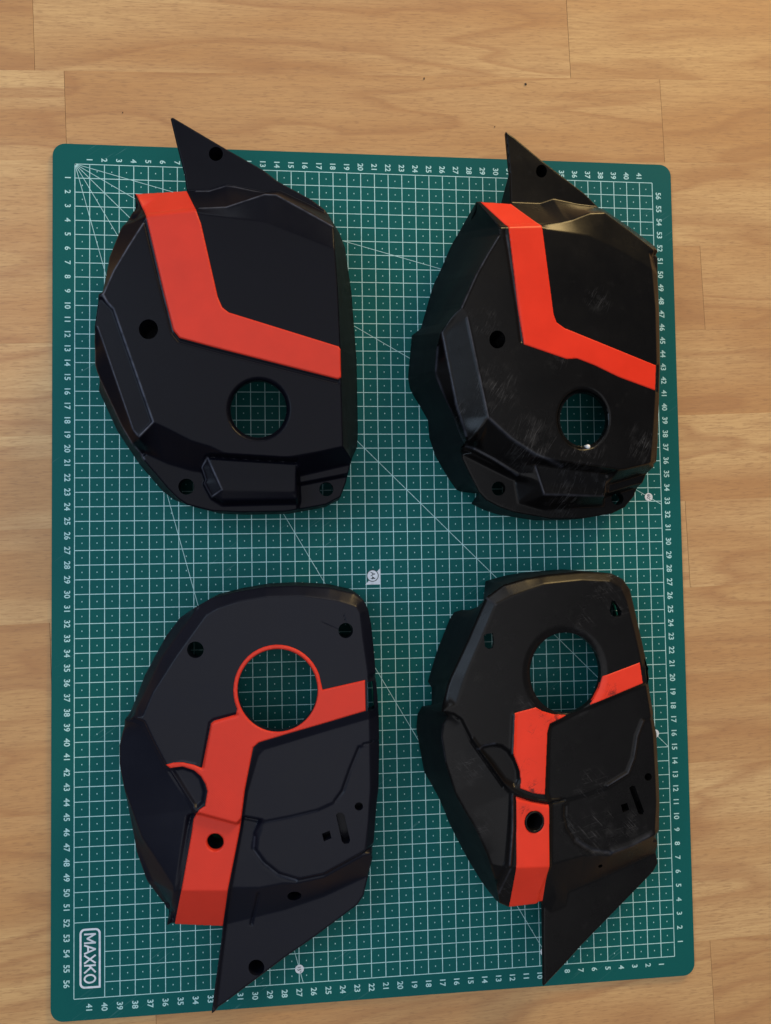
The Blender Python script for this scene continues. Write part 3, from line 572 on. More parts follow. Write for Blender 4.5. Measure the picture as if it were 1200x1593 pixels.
   ('groove', [(24.566, -13.463), (25.428, -17.95), (26.081, -20.029)], 0.07, -0.02),
   ('groove', [(28.307, -7.278), (27.576, -8.44), (26.76, -9.887), (25.949, -11.602), (25.725, -12.07)], 0.07, -0.02),
   ('groove', [(30.819, -21.892), (31.421, -23.704)], 0.07, -0.02),
   ('groove', [(39.913, -14.941), (39.806, -16.637)], 0.1, 0.15),
  ],
  wear_or_glint=[
   ([(26.055, -12.697), (27.349, -18.952)], 0.045, 0.8),
   ([(24.566, -13.463), (25.428, -17.95), (26.081, -20.029)], 0.045, 0.8),
   ([(28.307, -7.278), (27.576, -8.44), (26.76, -9.887), (25.949, -11.602), (25.725, -12.07)], 0.045, 0.6),
   ([(24.374, -14.242), (24.213, -15.919), (24.833, -17.596), (25.963, -20.267)], 0.06, 0.45),
   ([(28.889, -7.13), (29.584, -11.925), (29.806, -13.915)], 0.06, 0.5),
   ([(30.819, -21.892), (31.421, -23.704)], 0.05, 0.6),
   ([(31.42, -23.747), (35.896, -23.856)], 0.06, 0.35),
   ([(27.349, -18.952), (28.942, -20.294), (30.53, -21.205), (32.662, -21.916)], 0.08, 0.35),
   ([(26.289, -20.523), (28.144, -21.448), (29.763, -22.439)], 0.06, 0.35),
  ],
  holes=[
   ([(35.932, -18.716), (35.902, -19.002), (35.83, -19.281), (35.717, -19.548), (35.567, -19.795), (35.383, -20.016), (35.171, -20.206), (34.935, -20.36), (34.681, -20.475), (34.417, -20.547), (34.148, -20.576), (33.881, -20.56), (33.623, -20.501), (33.38, -20.4), (33.157, -20.259), (32.96, -20.082), (32.794, -19.874), (32.662, -19.64), (32.568, -19.385), (32.514, -19.115), (32.5, -18.837), (32.528, -18.557), (32.597, -18.282), (32.705, -18.019), (32.85, -17.774), (33.028, -17.553), (33.235, -17.361), (33.467, -17.204), (33.717, -17.084), (33.98, -17.006), (34.249, -16.972), (34.518, -16.982), (34.779, -17.036), (35.028, -17.134), (35.256, -17.272), (35.458, -17.449), (35.63, -17.658), (35.766, -17.896), (35.863, -18.156), (35.919, -18.432)], 0.5, 0),
   ([(28.623, -13.911), (28.601, -14.063), (28.543, -14.207), (28.452, -14.333), (28.335, -14.432), (28.201, -14.499), (28.058, -14.528), (27.916, -14.517), (27.785, -14.468), (27.673, -14.383), (27.589, -14.27), (27.537, -14.134), (27.522, -13.986), (27.544, -13.835), (27.602, -13.692), (27.691, -13.566), (27.807, -13.466), (27.941, -13.399), (28.084, -13.369), (28.226, -13.379), (28.358, -13.427), (28.47, -13.512), (28.556, -13.626), (28.608, -13.762)], 2.2, 1),
   ([(29.044, -23.286), (29.024, -23.408), (28.973, -23.522), (28.894, -23.62), (28.792, -23.695), (28.675, -23.743), (28.55, -23.759), (28.426, -23.744), (28.311, -23.697), (28.213, -23.623), (28.139, -23.527), (28.093, -23.414), (28.08, -23.293), (28.099, -23.171), (28.149, -23.058), (28.227, -22.96), (28.329, -22.884), (28.446, -22.836), (28.571, -22.819), (28.695, -22.834), (28.811, -22.88), (28.909, -22.954), (28.984, -23.051), (29.03, -23.164)], 0.6, 0),
   ([(37.979, -23.946), (37.959, -24.057), (37.907, -24.161), (37.827, -24.249), (37.725, -24.317), (37.606, -24.36), (37.48, -24.375), (37.356, -24.36), (37.24, -24.318), (37.142, -24.25), (37.068, -24.162), (37.023, -24.059), (37.01, -23.949), (37.03, -23.838), (37.081, -23.735), (37.161, -23.647), (37.263, -23.578), (37.381, -23.535), (37.506, -23.52), (37.632, -23.534), (37.747, -23.576), (37.846, -23.643), (37.921, -23.732), (37.966, -23.835)], 0.8, 0),
   ([(32.436, -1.582), (32.419, -1.701), (32.375, -1.815), (32.307, -1.916), (32.22, -1.999), (32.12, -2.057), (32.013, -2.087), (31.908, -2.086), (31.81, -2.054), (31.727, -1.995), (31.665, -1.911), (31.627, -1.809), (31.616, -1.695), (31.632, -1.577), (31.676, -1.464), (31.743, -1.362), (31.83, -1.279), (31.929, -1.22), (32.036, -1.19), (32.142, -1.191), (32.24, -1.222), (32.323, -1.281), (32.386, -1.365), (32.425, -1.468)], 2.0, 1),
  ],
  stripes=[
   {'outline': [(27.498, -4.383), (29.689, -4.223), (31.394, -6.171), (32.089, -12.023), (32.285, -12.517), (32.858, -12.858), (39.706, -14.934), (39.596, -16.707), (36.786, -15.926), (35.015, -15.245), (33.696, -14.851), (32.943, -14.938), (29.89, -14.16), (29.541, -11.845), (28.975, -6.533)], 'holes': [], 'lift': 0.05, 'drop': 0.15},
  ]),
 'BL': dict(plane=(5.0, 0.0, 0.0),
  outline=[(8.949, -30.595, 8.949, -30.595, 0.05), (9.709, -30.162, 9.709, -30.162, 0.05), (11.342, -29.781, 11.342, -29.781, 0.05), (13.218, -29.491, 13.218, -29.491, 0.05), (15.189, -29.449, 15.189, -29.449, 0.05), (17.299, -29.617, 17.299, -29.617, 0.05), (18.92, -30.025, 18.92, -30.025, 0.05), (19.5, -30.496, 19.5, -30.496, 0.05), (19.785, -31.086, 19.785, -31.086, 0.05), (19.98, -32.09, 19.98, -32.09, 0.05), (20.16, -34.213, 20.16, -34.213, 0.05), (20.303, -36.515, 20.303, -36.515, 0.05), (20.416, -37.989, 20.416, -37.989, 0.05), (20.426, -40.181, 20.426, -40.181, 0.05), (20.346, -42.814, 20.346, -42.814, 0.05), (20.217, -43.662, 20.217, -43.662, 0.05), (19.86, -47.496, 19.86, -47.496, 0.05), (19.656, -48.9, 19.656, -48.9, 0.05), (19.341, -50.093, 19.341, -50.093, 0.05), (18.908, -50.692, 18.908, -50.692, 2.4), (16.055, -52.586, 16.055, -52.586, 2.5), (14.121, -53.775, 14.121, -53.775, 2.5), (10.264, -56.359, 10.264, -56.359, 2.5), (9.445, -56.826, 9.445, -56.826, 2.5), (9.659, -55.18, 9.659, -55.18, 2.5), (10.128, -51.957, 10.128, -51.957, 2.5), (10.173, -51.347, 10.173, -51.347, 2.3), (7.191, -50.939, 7.191, -50.939, 0.05), (6.797, -50.783, 6.797, -50.783, 0.05), (6.19, -49.93, 6.19, -49.93, 0.05), (5.465, -48.377, 5.465, -48.377, 0.05), (4.784, -46.38, 4.784, -46.38, 0.05), (4.357, -43.933, 4.357, -43.933, 0.05), (4.041, -41.452, 4.041, -41.452, 0.05), (3.908, -40.492, 3.908, -40.492, 0.05), (3.894, -39.378, 3.894, -39.378, 0.05), (4.108, -38.526, 4.108, -38.526, 0.05), (4.516, -37.355, 4.516, -37.355, 0.05), (5.382, -35.075, 5.382, -35.075, 0.05), (6.722, -32.603, 6.722, -32.603, 0.05), (7.621, -31.426, 7.621, -31.426, 0.05), (8.553, -30.809, 8.553, -30.809, 0.05)],
  ops=[
   ('step', [(5.599, -37.381), (6.226, -35.898), (7.684, -33.674), (9.515, -31.156), (10.274, -30.73), (11.475, -30.353), (13.247, -30.108), (15.723, -30.122), (17.89, -30.497), (18.957, -30.85), (19.2, -31.226), (19.344, -32.748), (19.644, -35.008), (19.717, -35.624), (24.971, -35.795), (25.17, -24.974), (0.879, -24.701), (0.901, -37.207)], [(4.802, -37.488), (5.394, -36.428), (6.706, -33.734), (8.47, -31.309), (9.075, -30.631), (9.721, -30.237), (11.341, -29.822), (13.217, -29.532), (15.189, -29.49), (17.298, -29.658), (18.836, -30.065), (19.415, -30.536), (19.701, -31.084), (19.939, -32.089), (20.118, -34.212), (20.222, -35.748), (25.506, -35.921), (25.72, -24.532), (0.301, -24.268), (0.328, -37.321)], -0.6),
   ('step', [(4.802, -37.488), (5.394, -36.428), (6.706, -33.734), (8.47, -31.309), (8.834, -30.748), (6.602, -28.826), (0.706, -32.719), (0.714, -37.335)], [(4.293, -37.695), (4.856, -36.368), (5.99, -33.82), (7.621, -31.426), (8.277, -30.903), (6.411, -28.454), (-0.001, -32.83), (0.009, -37.536)], -1.0),
   ('step', [(19.682, -35.214), (19.726, -37.948), (19.744, -42.529), (19.591, -44.658), (19.362, -46.414), (19.071, -46.759), (24.763, -47.072), (24.978, -35.382)], [(20.32, -35.354), (20.412, -37.677), (20.418, -40.154), (20.337, -42.781), (20.156, -43.797), (19.859, -47.128), (25.31, -47.428), (25.533, -35.52)], -0.7),
   ('pad', [(4.552, -37.342), (5.094, -37.442), (5.638, -37.699), (6.141, -38.825), (6.993, -40.518), (7.382, -40.891), (8.586, -42.997), (8.742, -43.32), (8.345, -44.481), (7.271, -50.047), (6.651, -50.318), (0.923, -49.953), (0.901, -37.207)], -0.25, 0.15),
   ('step', [(4.298, -37.548), (4.959, -37.652), (5.583, -37.994), (6.089, -39.125), (7.337, -41.201), (8.468, -43.275), (8.226, -44.568), (7.148, -50.162), (6.602, -50.439), (0.845, -50.072), (0.823, -37.418)], [(4.069, -38.162), (3.869, -39.404), (3.908, -40.492), (4.065, -41.423), (4.496, -43.729), (5.006, -45.995), (5.714, -47.87), (6.423, -49.387), (6.896, -50.332), (6.417, -51.295), (0.164, -50.892), (0.138, -38.011)], -0.9),
   ('step', [(3.956, -40.917), (4.23, -42.089), (5.328, -45.096), (7.179, -47.668), (7.495, -48.085), (7.168, -50.649), (0.611, -50.234), (0.595, -40.769)], [(3.712, -41.61), (4.311, -44.001), (4.829, -46.303), (5.548, -48.208), (6.268, -49.749), (6.829, -50.633), (0.301, -51.104), (-0.111, -41.439)], -0.8),
   ('pad', [(8.192, -43.648), (8.624, -43.433), (8.977, -43.371), (11.299, -44.119), (11.618, -43.818), (12.928, -44.122), (12.522, -45.093), (12.396, -45.917), (13.025, -46.782), (13.935, -47.546), (15.172, -47.973), (16.704, -47.744), (19.361, -46.454), (24.805, -44.801), (24.495, -61.622), (4.712, -59.964), (6.96, -50.144), (7.512, -47.842)], -0.45, 0.22),
   ('step', [(6.934, -48.272), (7.839, -48.246), (10.692, -48.413), (12.612, -48.526), (14.106, -48.334), (15.159, -48.355), (16.71, -48.123), (19.399, -46.818), (24.912, -45.023), (24.598, -62.051), (4.572, -60.372), (4.59, -48.133)], [(6.629, -51.204), (7.156, -51.116), (10.173, -51.347), (11.905, -51.046), (14.234, -50.614), (16.716, -49.936), (19.572, -48.812), (25.165, -47.311), (24.865, -63.607), (4.198, -61.858), (4.214, -51.051)], -1.45),
   ('step', [(24.956, -36.619), (19.485, -37.532), (16.733, -38.24), (12.729, -39.249), (12.407, -39.516), (11.829, -42.162), (11.618, -43.818), (11.493, -44.643), (10.43, -50.246), (9.532, -56.518), (24.568, -57.661)], [(24.998, -37.302), (19.623, -38.094), (16.731, -38.799), (13.067, -39.744), (12.702, -40.091), (11.962, -42.344), (11.71, -43.929), (11.584, -44.76), (10.513, -50.398), (9.685, -57.105), (24.613, -58.251)], -0.3),
   ('pad', [(11.59, -43.963), (13.029, -44.195), (14.683, -43.957), (16.349, -43.637), (17.498, -43.168), (17.915, -42.54), (19.062, -39.787), (19.809, -39.573), (22.434, -39.473), (22.304, -47.424), (19.379, -46.736), (16.706, -48.033), (15.164, -48.263), (13.92, -47.833), (13.005, -47.065), (12.253, -46.029), (12.38, -45.199), (12.908, -44.309)], -0.12, 0.15),
   ('groove', [(19.067, -39.896), (18.471, -41.257), (17.959, -42.615), (17.501, -43.201)], 0.11, 0.12),
   ('groove', [(19.359, -39.703), (19.941, -39.604)], 0.08, 0.12),
   ('groove', [(11.651, -44.077), (12.814, -44.376), (12.445, -45.279), (12.358, -46.114), (12.993, -47.028), (13.913, -47.799), (14.919, -48.177)], 0.14, 0.13),
   ('groove', [(12.541, -49.049), (12.285, -50.253), (11.99, -51.451)], 0.09, 0.12),
   ('pad', [(7.149, -40.644), (8.01, -40.523), (8.715, -40.791), (9.184, -41.287), (9.416, -42.129), (9.294, -42.834), (8.86, -43.208), (8.587, -42.919), (7.382, -40.891)], -0.25, 0.18),
   ('groove', [(5.094, -37.442), (5.638, -37.699), (6.141, -38.825), (6.993, -40.518), (8.586, -42.997)], 0.08, 0.12),
   ('groove', [(9.227, -40.616), (9.715, -37.933), (9.954, -37.743), (11.346, -37.435)], 0.1, 0.12),
   ('groove', [(17.826, -32.298), (16.726, -31.78)], 0.03, 0.05),
   ('groove', [(18.284, -31.86), (18.168, -31.283)], 0.03, 0.04),
  ],
  wear_or_glint=[
   ([(12.364, -45.315), (12.278, -46.11), (12.912, -47.063), (13.831, -47.874), (14.999, -48.262)], 0.05, 0.5),
   ([(13.065, -44.335), (14.68, -44.095), (16.348, -43.775)], 0.04, 0.3),
   ([(7.15, -40.328), (8.011, -40.167), (8.795, -40.359)], 0.06, 0.4),
  ],
  holes=[
   ([(16.432, -36.084), (16.396, -36.489), (16.3, -36.881), (16.144, -37.25), (15.934, -37.589), (15.675, -37.888), (15.372, -38.139), (15.035, -38.338), (14.67, -38.478), (14.288, -38.558), (13.898, -38.574), (13.508, -38.527), (13.13, -38.419), (12.771, -38.251), (12.441, -38.028), (12.147, -37.755), (11.897, -37.44), (11.697, -37.09), (11.551, -36.713), (11.464, -36.318), (11.436, -35.915), (11.469, -35.515), (11.563, -35.125), (11.714, -34.757), (11.92, -34.419), (12.175, -34.119), (12.474, -33.865), (12.809, -33.663), (13.172, -33.518), (13.553, -33.434), (13.945, -33.413), (14.337, -33.456), (14.719, -33.563), (15.081, -33.729), (15.416, -33.952), (15.714, -34.225), (15.967, -34.543), (16.17, -34.897), (16.317, -35.278), (16.405, -35.677)], 0.6, 0),
   ([(9.345, -33.322), (9.326, -33.457), (9.274, -33.581), (9.192, -33.686), (9.085, -33.766), (8.96, -33.814), (8.827, -33.828), (8.694, -33.807), (8.571, -33.751), (8.465, -33.665), (8.384, -33.555), (8.333, -33.428), (8.316, -33.293), (8.334, -33.159), (8.386, -33.034), (8.468, -32.929), (8.575, -32.849), (8.699, -32.8), (8.832, -32.786), (8.965, -32.808), (9.089, -32.863), (9.196, -32.949), (9.277, -33.059), (9.328, -33.187)], 1.2, 0),
   ([(18.751, -32.363), (18.733, -32.49), (18.684, -32.607), (18.608, -32.707), (18.509, -32.783), (18.394, -32.828), (18.271, -32.842), (18.149, -32.822), (18.036, -32.77), (17.939, -32.689), (17.865, -32.586), (17.82, -32.466), (17.805, -32.339), (17.823, -32.212), (17.871, -32.095), (17.948, -31.995), (18.047, -31.92), (18.161, -31.873), (18.284, -31.86), (18.406, -31.88), (18.52, -31.932), (18.617, -32.012), (18.691, -32.116), (18.737, -32.236)], 1.5, 0),
   ([(10.469, -45.435), (10.449, -45.578), (10.395, -45.71), (10.309, -45.82), (10.197, -45.903), (10.068, -45.951), (9.929, -45.963), (9.79, -45.936), (9.661, -45.874), (9.551, -45.78), (9.467, -45.66), (9.414, -45.523), (9.397, -45.378), (9.416, -45.235), (9.47, -45.104), (9.555, -44.993), (9.667, -44.911), (9.796, -44.862), (9.935, -44.85), (10.074, -44.876), (10.203, -44.939), (10.314, -45.033), (10.398, -45.153), (10.451, -45.29)], 2.0, 0),
   ([(19.267, -43.652), (19.257, -43.72), (19.229, -43.782), (19.186, -43.835), (19.13, -43.874), (19.065, -43.898), (18.995, -43.903), (18.926, -43.891), (18.862, -43.861), (18.807, -43.817), (18.765, -43.76), (18.739, -43.695), (18.731, -43.626), (18.741, -43.558), (18.768, -43.496), (18.812, -43.443), (18.868, -43.404), (18.933, -43.381), (19.002, -43.375), (19.072, -43.388), (19.136, -43.417), (19.191, -43.462), (19.233, -43.518), (19.259, -43.583)], 1, 1),
   ([(15.26, -49.583), (15.243, -49.687), (15.197, -49.783), (15.124, -49.862), (15.03, -49.921), (14.92, -49.955), (14.803, -49.962), (14.686, -49.941), (14.578, -49.894), (14.485, -49.824), (14.414, -49.735), (14.37, -49.635), (14.356, -49.529), (14.372, -49.425), (14.418, -49.33), (14.491, -49.25), (14.585, -49.191), (14.694, -49.157), (14.811, -49.15), (14.928, -49.171), (15.037, -49.218), (15.13, -49.288), (15.201, -49.376), (15.245, -49.477)], 1.2, 1),
   ([(12.809, -54.284), (12.79, -54.415), (12.738, -54.534), (12.655, -54.634), (12.547, -54.708), (12.422, -54.75), (12.289, -54.758), (12.155, -54.732), (12.032, -54.672), (11.925, -54.584), (11.844, -54.473), (11.794, -54.346), (11.777, -54.213), (11.796, -54.082), (11.848, -53.963), (11.931, -53.863), (12.038, -53.789), (12.163, -53.746), (12.297, -53.738), (12.43, -53.764), (12.554, -53.824), (12.661, -53.912), (12.742, -54.023), (12.793, -54.15)], 1.8, 1),
   ([(19.622, -35.693), (20.039, -35.665), (20.096, -37.477), (19.638, -37.543)], 1.0, 0),
   ([(17.532, -44.111), (17.657, -43.955), (17.903, -43.967), (18.066, -44.137), (18.415, -45.734), (18.33, -45.932), (18.042, -45.957), (17.88, -45.787)], 1.0, 1),
   ([(16.618, -45.236), (17.111, -45.06), (17.228, -45.55), (16.735, -45.726)], 1.0, 1),
  ],
  stripes=[
   {'outline': [(16.758, -36.055), (19.471, -35.534), (19.485, -37.491), (16.733, -38.2), (14.743, -38.688), (12.729, -39.209), (12.367, -39.515), (11.829, -42.162), (11.618, -43.739), (11.45, -44.809), (10.692, -48.413), (10.205, -51.279), (7.174, -50.987), (7.839, -48.246), (8.502, -44.657), (8.6, -43.929), (8.834, -43.508), (9.017, -43.216), (9.372, -42.996), (9.534, -42.095), (9.418, -41.654), (9.145, -41.167), (8.715, -40.772), (8.01, -40.503), (7.266, -40.57), (6.994, -40.361), (7.463, -40.243), (8.011, -40.246), (8.716, -40.435), (9.187, -40.654), (9.755, -37.935), (9.953, -37.783), (11.306, -37.434), (11.388, -37.072), (11.259, -36.695), (11.182, -36.304), (11.157, -35.906), (11.188, -35.51), (11.27, -35.123), (11.404, -34.754), (11.586, -34.409), (11.813, -34.094), (12.083, -33.812), (12.39, -33.575), (12.729, -33.387), (13.088, -33.247), (13.463, -33.161), (13.851, -33.127), (14.238, -33.154), (14.622, -33.234), (14.99, -33.37), (15.341, -33.555), (15.664, -33.792), (15.949, -34.068), (16.198, -34.384), (16.402, -34.732), (16.557, -35.102)], 'holes': [[(16.452, -36.085), (16.427, -36.425), (16.358, -36.758), (16.248, -37.077), (16.097, -37.378), (15.91, -37.654), (15.689, -37.902), (15.437, -38.117), (15.161, -38.296), (14.863, -38.434), (14.55, -38.531), (14.226, -38.585), (13.898, -38.594), (13.57, -38.559), (13.249, -38.481), (12.94, -38.36), (12.647, -38.199), (12.377, -38.001), (12.133, -37.769), (11.92, -37.507), (11.741, -37.219), (11.599, -36.911), (11.496, -36.587), (11.435, -36.253), (11.416, -35.915), (11.44, -35.578), (11.506, -35.247), (11.613, -34.93), (11.76, -34.63), (11.943, -34.353), (12.161, -34.104), (12.409, -33.887), (12.684, -33.706), (12.98, -33.564), (13.292, -33.463), (13.616, -33.406), (13.945, -33.393), (14.275, -33.425), (14.598, -33.501), (14.911, -33.62), (15.207, -33.78), (15.481, -33.978), (15.728, -34.211), (15.944, -34.476), (16.126, -34.766), (16.27, -35.078), (16.373, -35.405), (16.434, -35.743)], [(10.449, -45.434), (10.444, -45.504), (10.43, -45.572), (10.408, -45.637), (10.378, -45.699), (10.34, -45.755), (10.295, -45.806), (10.244, -45.849), (10.187, -45.885), (10.127, -45.913), (10.063, -45.932), (9.996, -45.942), (9.929, -45.943), (9.862, -45.935), (9.795, -45.918), (9.732, -45.892), (9.671, -45.857), (9.616, -45.815), (9.565, -45.766), (9.521, -45.711), (9.484, -45.651), (9.454, -45.587), (9.433, -45.519), (9.42, -45.45), (9.416, -45.379), (9.421, -45.31), (9.435, -45.242), (9.457, -45.176), (9.487, -45.115), (9.525, -45.059), (9.569, -45.008), (9.62, -44.964), (9.677, -44.928), (9.737, -44.9), (9.801, -44.881), (9.868, -44.871), (9.935, -44.87), (10.003, -44.878), (10.069, -44.895), (10.133, -44.921), (10.193, -44.955), (10.249, -44.997), (10.3, -45.046), (10.344, -45.101), (10.381, -45.162), (10.411, -45.226), (10.432, -45.294), (10.445, -45.364)]], 'lift': 0.1, 'drop': 0.3},
  ]),
 'BR': dict(plane=(11.0925, -0.1877, 0.0),
  outline=[(28.612, -29.635, 28.612, -29.635, 0.05), (30.118, -29.26, 30.118, -29.26, 0.05), (31.646, -29.048, 31.646, -29.048, 0.05), (34.25, -28.901, 34.25, -28.901, 0.05), (36.527, -29.091, 36.527, -29.091, 0.05), (37.404, -29.509, 37.404, -29.509, 0.05), (37.929, -30.229, 37.929, -30.229, 0.05), (38.37, -32.094, 38.37, -32.094, 0.05), (38.984, -34.895, 38.984, -34.895, 0.05), (39.486, -38.09, 39.486, -38.09, 0.05), (39.866, -40.356, 39.866, -40.356, 0.05), (39.959, -43.644, 39.959, -43.644, 0.05), (39.963, -45.039, 39.963, -45.039, 0.05), (39.824, -47.836, 39.824, -47.836, 0.05), (40.137, -49.551, 40.137, -49.551, 1.357), (39.759, -50.073, 39.759, -50.073, 1.428), (38.505, -51.0, 38.505, -51.0, 1.763), (34.011, -54.249, 34.011, -54.249, 2.607), (32.934, -55.131, 32.934, -55.131, 2.809), (31.205, -56.428, 31.205, -56.428, 3.134), (31.24, -53.21, 31.24, -53.21, 3.127), (31.288, -51.283, 31.288, -51.283, 3.018), (31.173, -50.799, 31.173, -50.799, 3.14), (28.735, -50.731, 28.735, -50.731, 0.05), (28.099, -50.32, 28.561, -51.538, 1.5), (27.832, -49.198, 28.104, -51.062, 0.75), (27.687, -48.588, 27.831, -50.704, 0.5), (27.544, -48.128, 27.589, -50.302, 0.5), (27.228, -47.115, 27.051, -49.407, 0.5), (27.155, -46.881, 26.926, -49.2, 0.5), (26.86, -46.195, 26.56, -48.49, 0.5), (26.477, -45.308, 26.091, -47.564, 0.5), (26.402, -45.132, 26.001, -47.378, 0.5), (26.021, -44.491, 25.639, -46.629, 0.5), (25.732, -44.006, 25.406, -46.043, 0.5), (25.562, -43.689, 25.261, -45.667, 0.5), (25.129, -42.879, 24.863, -44.712, 0.5), (25.069, -42.766, 24.797, -44.582, 0.5), (24.841, -42.03, 24.382, -43.792, 0.5), (24.576, -41.176, 23.869, -42.897, 0.5), (24.465, -40.817, 23.795, -42.472, 0.5), (24.387, -40.313, 23.692, -41.886, 0.5), (24.252, -39.444, 23.516, -40.873, 0.5), (24.199, -39.106, 23.449, -40.479, 0.5), (24.265, -38.582, 23.35, -39.859, 0.5), (24.299, -38.309, 23.384, -39.536, 0.5), (24.607, -37.81, 23.457, -38.841, 0.5), (24.475, -37.695, 23.552, -38.69, 0.5), (24.342, -37.58, 23.646, -38.538, 0.5), (24.21, -37.466, 23.741, -38.387, 0.5), (24.17, -37.432, 23.769, -38.341, 0.5), (24.204, -37.329, 23.881, -38.307, 0.5), (24.251, -37.183, 24.063, -38.289, 0.5), (24.3, -37.037, 24.244, -38.272, 0.5), (24.348, -36.89, 24.426, -38.255, 0.5), (24.35, -36.882, 24.436, -38.254, 0.5), (24.393, -36.743, 24.474, -38.117, 0.5), (24.439, -36.595, 24.477, -37.937, 0.5), (24.485, -36.447, 24.481, -37.758, 0.5), (24.531, -36.299, 24.484, -37.578, 0.5), (24.577, -36.151, 24.487, -37.398, 0.5), (24.622, -36.003, 24.49, -37.219, 0.5), (24.668, -35.855, 24.493, -37.039, 0.5), (24.83, -35.458, 24.228, -36.601, 0.5), (24.893, -35.303, 24.297, -36.386, 0.5), (25.014, -35.071, 24.404, -36.05, 0.5), (25.212, -34.689, 24.581, -35.498, 0.5), (25.412, -34.305, 24.758, -34.945, 0.5), (25.611, -33.921, 24.944, -34.394, 0.5), (25.812, -33.535, 25.174, -33.859, 0.5), (26.013, -33.148, 25.404, -33.323, 0.5), (26.106, -32.969, 25.511, -33.075, 0.5), (26.209, -32.757, 25.635, -32.786, 0.5), (26.401, -32.364, 25.867, -32.249, 0.5), (26.594, -31.968, 26.199, -31.774, 0.5), (26.787, -31.572, 26.729, -31.632, 0.5), (26.93, -31.279, 27.171, -31.643, 0.5), (26.983, -31.176, 27.328, -31.647, 0.5), (27.186, -30.782, 27.676, -31.395, 1.31), (27.39, -30.386, 27.732, -30.872, 3.0)],
  ops=[
   ('step', [(24.252, -37.249), (25.146, -36.998), (25.869, -35.037), (26.864, -32.945), (27.874, -30.82), (29.176, -30.289), (31.325, -29.649), (34.037, -29.475), (36.192, -29.624), (36.959, -30.08), (37.374, -30.962), (37.946, -33.157), (38.464, -35.572), (42.515, -35.822), (42.899, -25.099), (20.735, -25.007), (20.553, -36.965)], [(23.916, -37.412), (24.172, -37.351), (24.893, -35.303), (26.106, -32.969), (27.39, -30.386), (28.612, -29.635), (30.118, -29.26), (31.646, -29.048), (34.25, -28.901), (36.527, -29.091), (37.404, -29.509), (37.929, -30.229), (38.37, -32.094), (38.984, -34.895), (39.11, -35.693), (43.328, -35.954), (43.739, -24.626), (20.381, -24.585), (20.195, -37.124)], -0.5),
   ('pad', [(38.933, -36.47), (34.373, -37.816), (32.904, -38.291), (31.507, -38.761), (31.311, -39.284), (31.073, -43.26), (31.375, -43.91), (31.231, -47.783), (30.724, -49.95), (30.303, -57.846), (42.661, -60.225), (43.572, -35.441)], -0.25, 0.25),
   ('pad', [(32.572, -43.754), (34.266, -43.519), (35.657, -43.245), (37.181, -42.592), (37.702, -41.613), (37.996, -40.132), (38.475, -39.091), (41.532, -38.455), (41.228, -47.186), (39.071, -46.835), (37.424, -47.357), (35.767, -47.653), (34.396, -47.267), (33.289, -46.542), (32.617, -45.546), (32.551, -44.542)], -0.12, 0.25),
   ('step', [(27.095, -47.413), (31.315, -47.857), (33.822, -47.568), (35.766, -47.695), (37.423, -47.399), (39.068, -46.92), (43.331, -46.124), (42.649, -64.66), (24.275, -60.704), (24.535, -47.069)], [(27.857, -50.772), (28.76, -50.865), (31.246, -51.066), (31.795, -51.654), (32.938, -51.402), (33.152, -50.539), (35.641, -49.945), (39.8, -48.838), (44.197, -48.137), (43.526, -66.375), (24.542, -62.245)], -1.5),
   ('pad', [(24.251, -37.329), (24.881, -37.537), (25.426, -37.901), (26.127, -39.283), (27.26, -40.916), (28.192, -42.261), (28.794, -42.973), (28.344, -47.196), (27.598, -49.332), (26.975, -50.113), (20.369, -49.116), (20.552, -37.043)], -0.22, 0.12),
   ('step', [(24.288, -37.5), (24.92, -37.75), (25.466, -38.195), (26.17, -39.585), (27.308, -41.227), (28.245, -42.579), (28.587, -43.104), (28.184, -47.265), (27.653, -49.44), (27.027, -50.226), (20.389, -49.224), (20.572, -37.209)], [(24.352, -37.75), (24.257, -38.306), (24.199, -39.106), (24.465, -40.817), (25.069, -42.766), (26.402, -45.132), (27.108, -46.794), (27.661, -49.615), (20.418, -49.795), (20.2, -37.422)], -0.4),
   ('step', [(38.613, -35.581), (38.984, -37.948), (39.31, -40.183), (39.403, -43.43), (39.407, -44.807), (39.168, -47.523), (43.11, -48.022), (43.556, -35.886)], [(39.16, -35.697), (39.486, -38.09), (39.866, -40.356), (39.959, -43.644), (39.963, -45.039), (39.72, -47.788), (43.928, -48.321), (44.386, -36.019)], -0.5),
   ('groove', [(32.577, -44.271), (32.56, -44.893), (32.725, -45.66), (33.353, -46.611), (34.415, -47.331), (35.788, -47.676)], 0.14, 0.12),
   ('groove', [(32.515, -43.822), (31.363, -43.942), (30.238, -43.612), (28.906, -43.18)], 0.1, 0.1),
   ('groove', [(26.15, -39.23), (27.286, -40.866), (28.221, -42.214), (28.784, -42.72), (29.574, -43.212), (30.466, -43.514), (31.278, -43.686), (32.148, -43.74)], 0.09, -0.1),
   ('groove', [(24.898, -37.641), (25.444, -38.045), (26.145, -39.471), (27.281, -41.108), (28.215, -42.457)], 0.08, 0.12),
   ('groove', [(38.472, -39.177), (37.996, -40.132), (37.705, -41.527), (37.232, -42.511), (35.659, -43.202)], 0.12, -0.12),
   ('groove', [(28.748, -43.049), (28.699, -45.147), (28.473, -47.333)], 0.12, -0.15),
   ('groove', [(28.999, -37.941), (28.809, -40.374)], 0.12, -0.12),
   ('pad', [(26.415, -39.911), (26.851, -39.709), (27.549, -39.651), (28.16, -39.786), (28.637, -40.155), (29.066, -40.806), (29.316, -41.523), (29.346, -42.137), (29.16, -42.484), (28.891, -42.578), (28.196, -42.1), (27.263, -40.795)], -0.25, 0.2),
